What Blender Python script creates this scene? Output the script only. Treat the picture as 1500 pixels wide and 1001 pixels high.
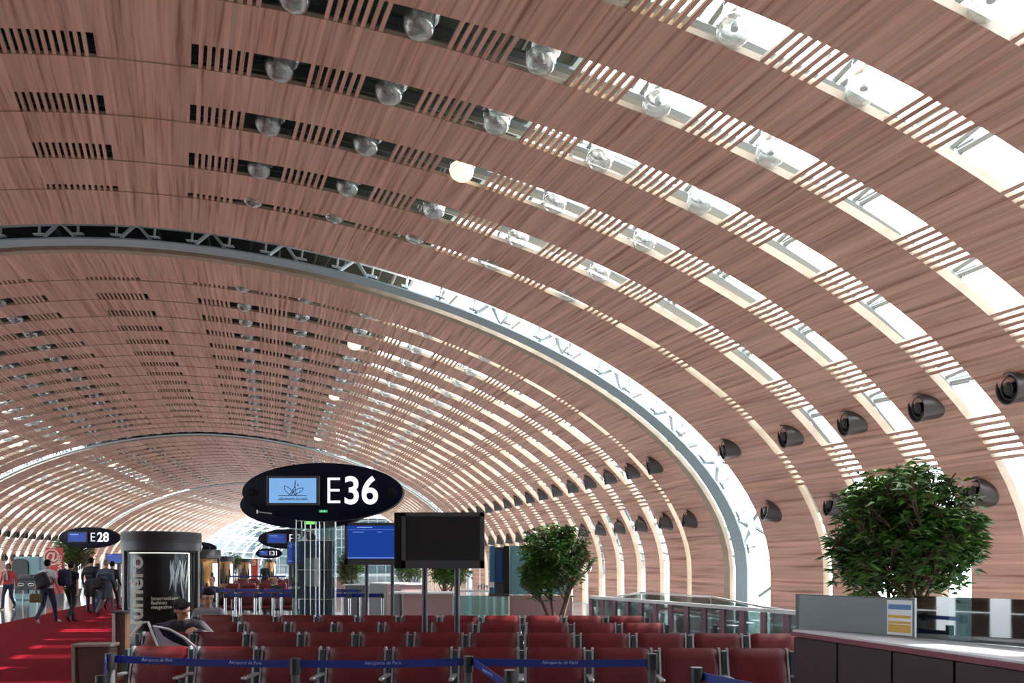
import bpy, math, random
import numpy as np
from mathutils import Vector, Matrix
random.seed(7); rng = np.random.default_rng(7)
for o in list(bpy.data.objects): bpy.data.objects.remove(o, do_unlink=True)
scn = bpy.context.scene; col = scn.collection; R = math.radians; PI = math.pi
EYE = 1.6; FP = 1000.0; HY = 828.0; CX = 750.0
# ---------------------------------------------------------------- camera, sky, sun, exposure
cam = bpy.data.objects.new('camera', bpy.data.cameras.new('camera')); col.objects.link(cam)
cam.location = (0, 0, EYE); cam.rotation_euler = (PI/2, 0, 0)
cam.data.sensor_width = 36; cam.data.lens = 36*FP/1500; cam.data.shift_y = (HY-500.5)/1500
cam.data.clip_end = 400; cam.data.clip_start = .05
scn.camera = cam
world = bpy.data.worlds.new('daylight'); scn.world = world; world.use_nodes = True
wn = world.node_tree; wn.nodes.clear()
wo = wn.nodes.new('ShaderNodeOutputWorld'); wb = wn.nodes.new('ShaderNodeBackground')
wt = wn.nodes.new('ShaderNodeTexCoord'); ws = wn.nodes.new('ShaderNodeSeparateXYZ'); wr = wn.nodes.new('ShaderNodeValToRGB')
wn.links.new(wt.outputs['Generated'], ws.inputs[0]); wn.links.new(ws.outputs['Z'], wr.inputs[0])
wr.color_ramp.elements[0].position = 0.0; wr.color_ramp.elements[0].color = (.80, .90, .95, 1)
wr.color_ramp.elements[1].position = .5; wr.color_ramp.elements[1].color = (.93, .97, 1.0, 1)
wn.links.new(wr.outputs[0], wb.inputs[0]); wb.inputs[1].default_value = 5.4
wn.links.new(wb.outputs[0], wo.inputs[0])
sun = bpy.data.objects.new('sun', bpy.data.lights.new('sun', 'SUN')); col.objects.link(sun)
sun.data.energy = 8; sun.data.color = (1, .94, .85); sun.data.angle = R(.6)
SUND = Vector((-.66, -.10, -.745)).normalized()            # direction the sunlight travels
sun.rotation_euler = SUND.to_track_quat('-Z', 'Y').to_euler()
scn.view_settings.view_transform = 'Standard'; scn.view_settings.look = 'None'
scn.view_settings.exposure = 1.42; scn.view_settings.gamma = 1.0; scn.view_settings.use_curve_mapping = False
scn.cycles.max_bounces = 8; scn.cycles.diffuse_bounces = 5; scn.cycles.transparent_max_bounces = 16
scn.cycles.caustics_reflective = False; scn.cycles.caustics_refractive = False
scn.cycles.sample_clamp_indirect = 6

# ---------------------------------------------------------------- materials
M = {}
def mat(name, c, rough=.6, metal=0, emit=None, es=1, spec=.5, coat=0):
    m = bpy.data.materials.new(name); m.use_nodes = True
    b = m.node_tree.nodes['Principled BSDF']
    b.inputs['Base Color'].default_value = (*c, 1); b.inputs['Roughness'].default_value = rough
    b.inputs['Metallic'].default_value = metal; b.inputs['Specular IOR Level'].default_value = spec
    b.inputs['Coat Weight'].default_value = coat
    if emit: b.inputs['Emission Color'].default_value = (*emit, 1); b.inputs['Emission Strength'].default_value = es
    M[name] = m; return m
def noisy(name, c1, c2, scale=(8, 8, 8), rough=.6, metal=0, coord='Object', detail=4, lo=.35, hi=.65, bump=0, spec=.5):
    m = mat(name, c1, rough, metal, spec=spec); nt = m.node_tree; b = nt.nodes['Principled BSDF']
    tc = nt.nodes.new('ShaderNodeTexCoord'); mp = nt.nodes.new('ShaderNodeMapping'); mp.inputs['Scale'].default_value = scale
    nz = nt.nodes.new('ShaderNodeTexNoise'); nz.inputs['Scale'].default_value = 1; nz.inputs['Detail'].default_value = detail
    rp = nt.nodes.new('ShaderNodeValToRGB'); rp.color_ramp.elements[0].position = lo; rp.color_ramp.elements[1].position = hi
    rp.color_ramp.elements[0].color = (*c1, 1); rp.color_ramp.elements[1].color = (*c2, 1)
    nt.links.new(tc.outputs[coord], mp.inputs[0]); nt.links.new(mp.outputs[0], nz.inputs['Vector'])
    nt.links.new(nz.outputs['Fac'], rp.inputs[0]); nt.links.new(rp.outputs[0], b.inputs['Base Color'])
    if bump:
        bp = nt.nodes.new('ShaderNodeBump'); bp.inputs['Strength'].default_value = bump
        nt.links.new(nz.outputs['Fac'], bp.inputs['Height']); nt.links.new(bp.outputs[0], b.inputs['Normal'])
    return m
def glass(name, tint=(.9, .95, .95), gloss=.12, rough=.02, alpha=1.0, body=None, mul=.5):
    m = bpy.data.materials.new(name); m.use_nodes = True; nt = m.node_tree; nt.nodes.clear()
    o = nt.nodes.new('ShaderNodeOutputMaterial'); t = nt.nodes.new('ShaderNodeBsdfTransparent'); g = nt.nodes.new('ShaderNodeBsdfGlossy')
    t.inputs[0].default_value = (*tint, 1); g.inputs['Roughness'].default_value = rough
    mx = nt.nodes.new('ShaderNodeMixShader'); lw = nt.nodes.new('ShaderNodeLayerWeight'); lw.inputs[0].default_value = .25
    mm = nt.nodes.new('ShaderNodeMath'); mm.operation = 'MULTIPLY_ADD'; mm.inputs[1].default_value = mul; mm.inputs[2].default_value = gloss
    nt.links.new(lw.outputs['Facing'], mm.inputs[0]); nt.links.new(mm.outputs[0], mx.inputs[0])
    src = t.outputs[0]
    if body:                                              # partly frosted pane
        d = nt.nodes.new('ShaderNodeBsdfDiffuse'); d.inputs[0].default_value = (*body, 1)
        m2 = nt.nodes.new('ShaderNodeMixShader'); m2.inputs[0].default_value = 1-alpha
        nt.links.new(t.outputs[0], m2.inputs[1]); nt.links.new(d.outputs[0], m2.inputs[2]); src = m2.outputs[0]
    nt.links.new(src, mx.inputs[1]); nt.links.new(g.outputs[0], mx.inputs[2]); nt.links.new(mx.outputs[0], o.inputs[0])
    M[name] = m; return m
def wood_mat():
    m = bpy.data.materials.new('wood'); m.use_nodes = True; nt = m.node_tree; b = nt.nodes['Principled BSDF']
    uv = nt.nodes.new('ShaderNodeUVMap'); uv.uv_map = 'UVMap'
    mp = nt.nodes.new('ShaderNodeMapping'); mp.inputs['Scale'].default_value = (10, .33, 1)
    # wavy grain
    n0 = nt.nodes.new('ShaderNodeTexNoise'); n0.inputs['Scale'].default_value = .8; n0.inputs['Detail'].default_value = 2
    nt.links.new(uv.outputs[0], n0.inputs['Vector'])
    ad = nt.nodes.new('ShaderNodeVectorMath'); ad.operation = 'MULTIPLY_ADD'
    nt.links.new(n0.outputs['Color'], ad.inputs[0]); ad.inputs[1].default_value = (.07, 0, 0); nt.links.new(uv.outputs[0], ad.inputs[2])
    nt.links.new(ad.outputs[0], mp.inputs[0])
    n1 = nt.nodes.new('ShaderNodeTexNoise'); n1.inputs['Scale'].default_value = 1.3; n1.inputs['Detail'].default_value = 4; n1.inputs['Distortion'].default_value = .08
    nt.links.new(mp.outputs[0], n1.inputs['Vector'])
    rp = nt.nodes.new('ShaderNodeValToRGB'); e = rp.color_ramp.elements
    e[0].position = .30; e[0].color = (.44, .20, .14, 1); e[1].position = .64; e[1].color = (.85, .535, .415, 1)
    k = e.new(.45); k.color = (.74, .42, .32, 1)
    nt.links.new(n1.outputs['Fac'], rp.inputs[0])
    # strips of veneer of different tone
    mp2 = nt.nodes.new('ShaderNodeMapping'); mp2.inputs['Scale'].default_value = (11, .01, 1)
    wn_ = nt.nodes.new('ShaderNodeTexWhiteNoise'); wn_.noise_dimensions = '2D'
    sp = nt.nodes.new('ShaderNodeVectorMath'); sp.operation = 'FLOOR'
    nt.links.new(uv.outputs[0], mp2.inputs[0]); nt.links.new(mp2.outputs[0], sp.inputs[0]); nt.links.new(sp.outputs[0], wn_.inputs['Vector'])
    mr = nt.nodes.new('ShaderNodeMapRange'); mr.inputs['To Min'].default_value = .86; mr.inputs['To Max'].default_value = 1.12
    nt.links.new(wn_.outputs['Value'], mr.inputs['Value'])
    mx = nt.nodes.new('ShaderNodeVectorMath'); mx.operation = 'SCALE'
    nt.links.new(rp.outputs[0], mx.inputs[0]); nt.links.new(mr.outputs[0], mx.inputs['Scale'])
    nt.links.new(mx.outputs[0], b.inputs['Base Color']); b.inputs['Roughness'].default_value = .5; b.inputs['Specular IOR Level'].default_value = .3
    M['wood'] = m
wood_mat()
noisy('pale_wood', (.44, .33, .23), (.54, .42, .31), (3, 3, 3), .5)
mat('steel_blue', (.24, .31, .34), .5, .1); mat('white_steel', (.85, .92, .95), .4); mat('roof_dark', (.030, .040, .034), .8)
mat('roof_grey', (.10, .12, .115), .7); mat('chrome', (.62, .64, .66), .22, .9); mat('alu', (.55, .57, .60), .35, .8); mat('white_paint', (.78, .78, .80), .45)
mat('black', (.010, .010, .012), .4); mat('black_matte', (.008, .008, .009), .7, spec=.2); mat('dark_grey', (.06, .06, .065), .5); mat('screen_off', (.014, .013, .014), .35)
mat('navy', (.004, .005, .018), .5, spec=.15); mat('letter', (.9, .9, .95), .5, emit=(.86, .88, 1.0), es=.33)
mat('screen_blue', (.01, .03, .2), .25, emit=(.004, .035, .22), es=.42); mat('screen_line', (.3, .4, .8), .3, emit=(.25, .4, .9), es=.3)
mat('screen_light', (.06, .1, .18), .3, emit=(.20, .43, .78), es=.36); mat('logo_ink', (.01, .03, .12), .5); mat('logo_red', (.6, .05, .12), .5)
mat('green_sign', (.02, .25, .08), .4, emit=(.03, .45, .14), es=.3); mat('green_bright', (.2, .8, .1), .4, emit=(.2, .9, .12), es=.4)
noisy('leather', (.105, .007, .010), (.14, .011, .014), (14, 14, 14), .38, spec=.5)
mat('seat_dark', (.03, .05, .055), .5); mat('belt_blue', (.004, .020, .19), .5); mat('belt_ink', (.35, .42, .75), .6)
noisy('carpet', (.13, .002, .008), (.19, .004, .012), (60, 4, 60), .95, spec=.05, bump=.1)
noisy('floor_stone', (.16, .16, .165), (.22, .22, .225), (.8, .8, .8), .10, spec=.6); mat('floor_far', (.25, .25, .25), .3)
mat('column_grey', (.050, .048, .052), .38, .4); mat('poster_black', (.008, .006, .006), .2); mat('cream', (.62, .58, .48), .5)
noisy('poster_warm', (.75, .34, .10), (.25, .10, .05), (2, 2, 1.6), .4); mat('lit_white', (.9, .9, .85), .4, emit=(1, .95, .85), es=.3)
mat('counter_brown', (.035, .017, .020), .55); mat('counter_edge', (.20, .05, .07), .4); mat('counter_top', (.62, .64, .66), .35)
noisy('partition', (.17, .20, .21), (.12, .14, .155), (.7, .7, .7), .35); mat('pink_panel', (.36, .22, .21), .5); mat('grey_panel', (.20, .20, .22), .5)
mat('rail_pink', (.22, .10, .13), .45); mat('brown_box', (.07, .030, .018), .5); mat('red_banner', (.55, .035, .03), .5); mat('banner_pale', (.85, .6, .5), .5)
mat('teal_wall', (.16, .33, .36), .3); mat('blue_door', (.02, .06, .18), .3); mat('blue_panel', (.05, .18, .34), .35); mat('yellow', (.62, .38, .05), .5); mat('poster_blue', (.08, .2, .42), .5); mat('paper', (.75, .77, .78), .6)
glass('glass_column', (.93, .97, .97), .0, mul=.12); glass('glass_clear', (.93, .97, .97), .03); glass('glass_teal', (.50, .68, .68), .08, alpha=.75, body=(.25, .42, .42)); glass('glass_dark', (.07, .10, .10), .06)
glass('glass_roof', (.95, .98, 1.0), .02); glass('glass_bowl', (.93, .94, .93), .10, .12, alpha=.82, body=(.75, .75, .72)); glass('glass_green', (.55, .62, .61), .05, alpha=.85, body=(.22, .28, .27)); glass('glass_far', (.085, .112, .118), .02)
mat('bowl_lit', (1, .9, .7), .4, emit=(1, .86, .6), es=.45)
def leafm(n, a, b):
    m = noisy(n, a, b, (5, 5, 5), .32, lo=.3, hi=.7); m.node_tree.nodes['Principled BSDF'].inputs['Transmission Weight'].default_value = 0
    return m
mat('nozzle_grey', (.12, .12, .125), .35, .6); mat('post_grey', (.07, .07, .08), .35, .5); mat('dark_brown', (.02, .008, .010), .6); mat('rust_metal', (.30, .25, .22), .4, .5)
mat('steel_tube', (.10, .115, .12), .45); mat('truss_blue', (.42, .53, .57), .4, .1)
leafm('leaf', (.03, .11, .02), (.13, .30, .045)); noisy('bark', (.10, .055, .035), (.20, .12, .08), (20, 20, 6), .8)
mat('soil', (.05, .03, .02), .9); mat('pot', (.12, .10, .09), .6); mat('panel_lilac', (.34, .33, .40), .5)
mat('skin', (.42, .23, .16), .5); mat('skin_dark', (.28, .15, .10), .5); mat('hair', (.008, .006, .006), .75, spec=.15); mat('hair_brown', (.05, .03, .02), .5); mat('hair_grey', (.18, .17, .16), .6)
mat('cloth_black', (.010, .010, .014), .8); mat('cloth_navy', (.012, .018, .045), .8); mat('denim', (.02, .035, .08), .85); mat('cloth_white', (.55, .57, .62), .8)
mat('cloth_grey', (.25, .24, .27), .8); mat('cloth_slate', (.05, .07, .10), .8); mat('cloth_red', (.55, .05, .06), .8); mat('suit', (.025, .022, .03), .75)
mat('trouser_grey', (.10, .10, .12), .8); mat('lip', (.30, .10, .08), .5); mat('shoe_white', (.5, .5, .5), .6); mat('bag_brown', (.12, .07, .03), .6); mat('scarf', (.42, .36, .30), .8)

# ---------------------------------------------------------------- mesh builder
class MB:
    def __init__(s): s.v = []; s.f = []; s.sm = []; s.uv = None; s.mi = []
    def add(s, vs, fs, sm=False, mi=0):
        n = len(s.v); s.v += [tuple(p) for p in vs]; s.f += [tuple(i+n for i in f) for f in fs]; s.sm += [sm]*len(fs); s.mi += [mi]*len(fs); return s
    def box(s, a, b, M_=None, bev=0, mi=0):
        x0, y0, z0 = a; x1, y1, z1 = b
        if bev:
            def sec(z, e): return [(x0+e, y0, z), (x1-e, y0, z), (x1, y0+e, z), (x1, y1-e, z), (x1-e, y1, z), (x0+e, y1, z), (x0, y1-e, z), (x0, y0+e, z)]
            vs = []; cx_, cy_ = (x0+x1)/2, (y0+y1)/2
            for z, sh in ((z0, bev*.6), (z0+bev, 0), (z1-bev, 0), (z1, bev*.6)):
                for p in sec(z, bev):
                    vs.append((p[0]-math.copysign(sh, p[0]-cx_), p[1]-math.copysign(sh, p[1]-cy_), p[2]))
            fs = [tuple(range(7, -1, -1)), tuple(range(24, 32))]
            for k in range(3):
                for i in range(8): j = (i+1) % 8; fs.append((k*8+i, k*8+j, k*8+8+j, k*8+8+i))
        else:
            vs = [(x0, y0, z0), (x1, y0, z0), (x1, y1, z0), (x0, y1, z0), (x0, y0, z1), (x1, y0, z1), (x1, y1, z1), (x0, y1, z1)]
            fs = [(3, 2, 1, 0), (4, 5, 6, 7), (0, 1, 5, 4), (1, 2, 6, 5), (2, 3, 7, 6), (3, 0, 4, 7)]
        if M_ is not None: vs = [M_ @ Vector(p) for p in vs]
        return s.add(vs, fs, False, mi)
    def hexa(s, p, mi=0):       # 8 points: bottom 0-3, top 4-7
        return s.add(p, [(3, 2, 1, 0), (4, 5, 6, 7), (0, 1, 5, 4), (1, 2, 6, 5), (2, 3, 7, 6), (3, 0, 4, 7)], False, mi)
    def tube(s, pts, r, n=8, cap=True, mi=0):
        pts = [Vector(p) for p in pts]; k = len(pts); rr = r if hasattr(r, '__len__') else [r]*k
        vs = []; fs = []; pn = None
        for i, p in enumerate(pts):
            t = (pts[min(i+1, k-1)]-pts[max(i-1, 0)]).normalized()
            if pn is None: pn = t.orthogonal().normalized()
            pn = (pn-t*pn.dot(t)).normalized(); q = t.cross(pn)
            vs += [p+(pn*math.cos(2*PI*a/n)+q*math.sin(2*PI*a/n))*rr[i] for a in range(n)]
        for i in range(k-1):
            for a in range(n): b = (a+1) % n; fs.append((i*n+a, i*n+b, (i+1)*n+b, (i+1)*n+a))
        s.add(vs, fs, True, mi)
        if cap: s.add(vs[:n], [tuple(range(n-1, -1, -1))], False, mi); s.add(vs[-n:], [tuple(range(n))], False, mi)
        return s
    def bar(s, a, b, w, h, up=(0, 0, 1), mi=0):
        a = Vector(a); b = Vector(b); d = (b-a).normalized(); u = Vector(up); sd = d.cross(u)
        if sd.length < 1e-4: sd = d.orthogonal()
        sd.normalize(); u = sd.cross(d)
        p = []
        for q in (-h/2, h/2):
            for (e, g) in ((a, -w/2), (a, w/2), (b, w/2), (b, -w/2)): p.append(e+sd*g+u*q)
        return s.hexa(p, mi)
    def lathe(s, prof, n=20, M_=None, mi=0, a0=0, a1=2*PI, sm=True):
        full = abs(a1-a0-2*PI) < 1e-6; m = n if full else n+1; vs = []; fs = []
        for (r, z) in prof:
            for i in range(m): a = a0+(a1-a0)*i/n; vs.append(Vector((r*math.cos(a), r*math.sin(a), z)))
        if M_ is not None: vs = [M_ @ v for v in vs]
        for k in range(len(prof)-1):
            for i in range(n):
                j = (i+1) % m; fs.append((k*m+i, k*m+j, (k+1)*m+j, (k+1)*m+i))
        return s.add(vs, fs, sm, mi)
    def ell(s, c, r, n=12, m=8, M_=None, mi=0):
        vs = []; fs = []
        for j in range(m+1):
            t = PI*j/m
            for i in range(n): a = 2*PI*i/n; vs.append(Vector((r[0]*math.sin(t)*math.cos(a), r[1]*math.sin(t)*math.sin(a), r[2]*math.cos(t))))
        if M_ is not None: vs = [M_ @ v for v in vs]
        vs = [v+Vector(c) for v in vs]
        for j in range(m):
            for i in range(n): k = (i+1) % n; fs.append((j*n+i, (j+1)*n+i, (j+1)*n+k, j*n+k))
        return s.add(vs, fs, True, mi)
    def build(s, name, m, parent=None, loc=None, rot=None, uvs=None, sharp=None):
        me = bpy.data.meshes.new(name); me.from_pydata([tuple(p) for p in s.v], [], s.f)
        ms = m if isinstance(m, (list, tuple)) else [m]
        for x in ms: me.materials.append(M[x])
        me.polygons.foreach_set('use_smooth', s.sm)
        if len(ms) > 1: me.polygons.foreach_set('material_index', s.mi)
        if uvs is not None:
            l = me.uv_layers.new(name='UVMap'); vi = np.empty(len(me.loops), int); me.loops.foreach_get('vertex_index', vi)
            l.data.foreach_set('uv', np.array(uvs, float)[vi].ravel())
        me.update()
        if sharp: me.set_sharp_from_angle(angle=R(sharp))
        o = bpy.data.objects.new(name, me); col.objects.link(o)
        if parent: o.parent = parent
        if loc is not None: o.location = loc
        if rot is not None: o.rotation_euler = rot
        return o
def empty(name, loc=(0, 0, 0), rz=0, label=None, cat=None, group=None):
    o = bpy.data.objects.new(name, None); col.objects.link(o); o.location = loc; o.rotation_euler = (0, 0, rz); o.empty_display_size = .1
    return tag(o, label, cat, group)
def tag(o, label=None, cat=None, group=None, kind=None):
    if label: o['label'] = label
    if cat: o['category'] = cat
    if group: o['group'] = group
    if kind: o['kind'] = kind
    return o
def copy_tree(o, parent=None):
    c = o.copy(); col.objects.link(c)
    if parent: c.parent = parent
    for ch in [x for x in o.children]: copy_tree(ch, c)
    return c
def at(x, y, Y): return Vector(((x-CX)/FP*Y, Y, EYE-(y-HY)/FP*Y))
def X_(x, Y): return (x-CX)/FP*Y
def Z_(y, Y): return EYE-(y-HY)/FP*Y
def text(name, s, size, m, parent, loc, rot=(PI/2, 0, 0), bold=0, ext=.004, align='CENTER', sx=1.0, shear=0):
    cu = bpy.data.curves.new(name, 'FONT'); cu.body = s; cu.size = size; cu.extrude = ext; cu.offset = bold; cu.align_x = align; cu.align_y = 'CENTER'; cu.shear = shear
    t = bpy.data.objects.new('tmp', cu); col.objects.link(t); dg = bpy.context.evaluated_depsgraph_get()
    me = bpy.data.meshes.new_from_object(t.evaluated_get(dg)); bpy.data.objects.remove(t, do_unlink=True)
    me.materials.clear(); me.materials.append(M[m]); o = bpy.data.objects.new(name, me); col.objects.link(o)
    if parent: o.parent = parent
    o.location = loc; o.rotation_euler = rot; o.scale = (sx, 1, 1); return o
ORD = ['zeroth', 'first', 'second', 'third', 'fourth', 'fifth', 'sixth', 'seventh', 'eighth', 'ninth', 'tenth', 'eleventh', 'twelfth', 'thirteenth', 'fourteenth', 'fifteenth', 'sixteenth', 'seventeenth', 'eighteenth']

# ---------------------------------------------------------------- the vault
VA, VB, VZ, VN, PHI = 16.8, 8.49, -.144, 1.861, .09
th = np.linspace(0, PI/2, 4001); U_ = VA*np.sin(th)**(2/VN); W_ = VB*np.cos(th)**(2/VN)
S_ = np.concatenate([[0], np.cumsum(np.hypot(np.diff(U_), np.diff(W_)))]); SH = float(S_[-1]); ZB = EYE+VZ
def cen(Y):
    if Y < 18.25: return -10.577+.488*(18.25-Y)
    if Y < 44.25: return -10.577-.357*(Y-18.25)
    if Y < 70.25: return -19.86-.25*(Y-44.25)
    if Y < 96.25: return -26.36-.03*(Y-70.25)
    return -27.14+.08*(Y-96.25)
def uw(s):
    a = abs(s); sg = 1 if s >= 0 else -1
    if a >= SH: return sg*VA, -(a-SH)
    return sg*float(np.interp(a, S_, U_)), float(np.interp(a, S_, W_))
def nrm(s):
    if abs(s) >= SH-.05: return (math.copysign(1, s), 0.0)
    a = uw(s-.04); b = uw(s+.04); t = (b[0]-a[0], b[1]-a[1]); L = math.hypot(*t); return (-t[1]/L, t[0]/L)
CP, SP = math.cos(PHI), math.sin(PHI)
def P(Y, s, off=0.0):
    u, w = uw(s); n = nrm(s); u += n[0]*off; w += n[1]*off
    return (cen(Y)+u*CP, Y+u*SP, w+ZB)
ST0 = [2.77, 4.56, 6.39, 8.21, 10.12, 12.0, 13.97, 15.96, 17.97]
EN0 = [3.68, 5.52, 7.37, 9.28, 11.16, 13.1, 15.1, 17.03, 20.9]
OPEN = [(a, b, k) for k, (a, b) in enumerate(zip(ST0, EN0))] + [(-.88-b, -.88-a, -k-1) for k, (a, b) in enumerate(zip(ST0, EN0))]
SLAT = [(-1.19, .31, 'c')]                                         # groups of slats between the openings
pr = 1.80
for k in range(9): SLAT.append((pr, ST0[k], k)); pr = EN0[k]
SLAT += [(-.88-b, -.88-a, k) for (a, b, k) in SLAT[1:]]
PLAIN = [(.31, 1.80), (-2.68, -1.19)]
SMAX = SH+ZB-.02
grid = sorted(set([round(x, 3) for x in list(np.arange(-SMAX, SMAX, .45))+[SMAX]]))
def band(mb, uvs, Y0, Y1, s0, s1, o0, o1, step=.45, ends=True, pale=True, thick=False):
    """a curved slab from s0 to s1 between ring planes Y0, Y1 and offsets o0 (inner) and o1 (outer)"""
    n = max(1, int(math.ceil((s1-s0)/step))); vs = []; fs = []; uv = []
    for i in range(n+1):
        s = s0+(s1-s0)*i/n
        if thick: q = min(1, max(0, (abs(s+.44)-7)/8)); o1 = .07+.09*q*q*(3-2*q)
        for (Y, o) in ((Y0, o0), (Y1, o0), (Y1, o1), (Y0, o1)): vs.append(P(Y, s, o)); uv.append((s, Y+ (o-o0)))
    for i in range(n):
        a = 4*i
        for k in range(4): j = (k+1) % 4; fs.append((a+k, a+4+k, a+4+j, a+j))
    if ends: fs += [(0, 1, 2, 3), (4*n+3, 4*n+2, 4*n+1, 4*n)]
    mb.add(vs, fs); uvs += uv
    if pale:
        for q in range(len(mb.f)-len(fs), len(mb.f)):
            k = (q-(len(mb.f)-len(fs))) % 4 if q-(len(mb.f)-len(fs)) < 4*n else 1
            mb.mi[q] = 0 if k == 0 else 1
def rings(base):                                                   # (gap start, gap end, narrow?)
    g = [(base+1.54, base+1.77, True)]
    g += [(base+2.72+1.427*k, base+3.25+1.427*k, False) for k in range(14)]
    g += [(base+22.75, base+22.97, True)]
    return g
BAYS = [-7.75, 18.25, 44.25, 70.25, 96.25]; BN = ['near', 'second', 'third', 'fourth', 'fifth']
LAMPS = []; NOZ = []
for bi, base in enumerate(BAYS[:4]):
    gaps = rings(base)
    edges = [base]+[e for g in gaps for e in g[:2]]+[base+24.48]
    strips = [(edges[i], edges[i+1]) for i in range(0, len(edges), 2)]
    far = bi >= 2
    stp = .45 if not far else .8
    for i, (a, b) in enumerate(strips):
        if b < -7.7: continue
        mb = MB(); uv = []
        band(mb, uv, a, b, -SMAX, SMAX, 0, .14, stp, thick=True)
        o = mb.build('ceiling', ['wood', 'pale_wood'], uvs=uv); tag(o, kind='structure')
        for v in (0, 1):
            if v == 0: NOZ.append((bi, i, (a+b)/2 if i not in (0, 16) else (base+1.0 if i == 0 else base+24.03)))
    for gi, (a, b, narrow) in enumerate(gaps):
        if a < -7.7: continue
        mb = MB(); uv = []
        for (s0, s1) in PLAIN: band(mb, uv, a+.0, b, s0, s1, .02, .10, .5)
        for (s0, s1, k) in SLAT:
            nb = 11 if k == 'c' else 7
            if k == 'c': pit = (s1-s0)/(nb+.9); st = s0+pit*.9*.5
            else: pit = (s1-s0)/(nb-.45); st = s0
            w = pit*.5
            if k == 0: pit = (s1-s0-w)/(nb-.1); st = (s0+pit*.9) if s0 > 0 else s0
            for j in range(nb):
                q = st+j*pit
                band(mb, uv, a, b, q, q+w, .01, .075, 2)
        p = mb.build('ceiling', ['wood', 'pale_wood'], uvs=uv); tag(p, kind='structure')
        if bi < 4:
            for (s0, s1, k) in OPEN:
                if -6 < k < 5: LAMPS.append((bi, gi, k, (a+b)/2, (s0+s1)/2))
    # arch tubes and struts of the roof above each slot
    if bi < 3:
        mb = MB()
        for (a, b, narrow) in gaps:
            if a < -7.7: continue
            Yc = b+.50
            ss = np.arange(-19.5, 19.6, .8)
            mb.tube([P(Yc, s, .62) for s in ss], .11, 8 if bi < 2 else 5, False)
            for (s0, s1, k) in OPEN:
                if k < -9: continue
                m_ = (s0+s1)/2
                mb.tube([P(Yc, m_-.05, .62), P(Yc-.95, m_+.10, 1.62)], .045, 6 if bi < 2 else 4, False)
                mb.tube([P(Yc, m_+.05, .62), P(Yc-.95, m_+.55, 1.62)], .045, 6 if bi < 2 else 4, False)
        tag(mb.build('ceiling_arch_tube', 'steel_tube', sharp=40), kind='structure')
# outer shell: opaque over the crown, glazed on both flanks
Y1s = 122.0
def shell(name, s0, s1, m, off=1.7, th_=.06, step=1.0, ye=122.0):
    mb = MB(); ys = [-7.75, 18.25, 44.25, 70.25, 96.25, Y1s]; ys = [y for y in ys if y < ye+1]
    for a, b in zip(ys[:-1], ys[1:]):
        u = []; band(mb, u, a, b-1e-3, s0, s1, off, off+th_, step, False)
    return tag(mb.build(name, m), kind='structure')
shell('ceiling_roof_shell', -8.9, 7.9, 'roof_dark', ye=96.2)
shell('window_1', 7.95, 20.5, 'glass_roof', th_=.02); shell('window_2', -20.5, -8.95, 'glass_roof', th_=.02)
mb = MB()
for s in [7.9, -8.9]+[sg*q for q in (10.1, 12.4, 14.7, 17.0, 19.3) for sg in (1, -1)]:
    ys = [-7.75]+[y for y in BAYS if y > 2]+[Y1s]
    for a, b in zip(ys[:-1], ys[1:]): mb.bar(P(a, s, 1.65), P(b-1e-3, s, 1.65), .09, .12)
for Y in np.arange(-7.2, 60, 1.427):
    for sg in (1, -1): mb.tube([P(Y, sg*q, 1.66) for q in np.arange(8.3, 20.4, .9)], .025, 4, False)
tag(mb.build('window_3', 'steel_blue'), kind='structure')
# the dark purlins seen through the openings near the crown
mb = MB()
for s in (-7.5, -5.6, -3.7, -1.7, .9, 2.2, 4.1, 5.9, 7.3):
    for a, b in ((-7.7, 18.2), (18.25, 44.2), (44.25, 70)): mb.tube([P(a, s, 1.0), P(b, s, 1.0)], .06, 6, False)
tag(mb.build('ceiling_purlin', 'roof_grey'), kind='structure')
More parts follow.
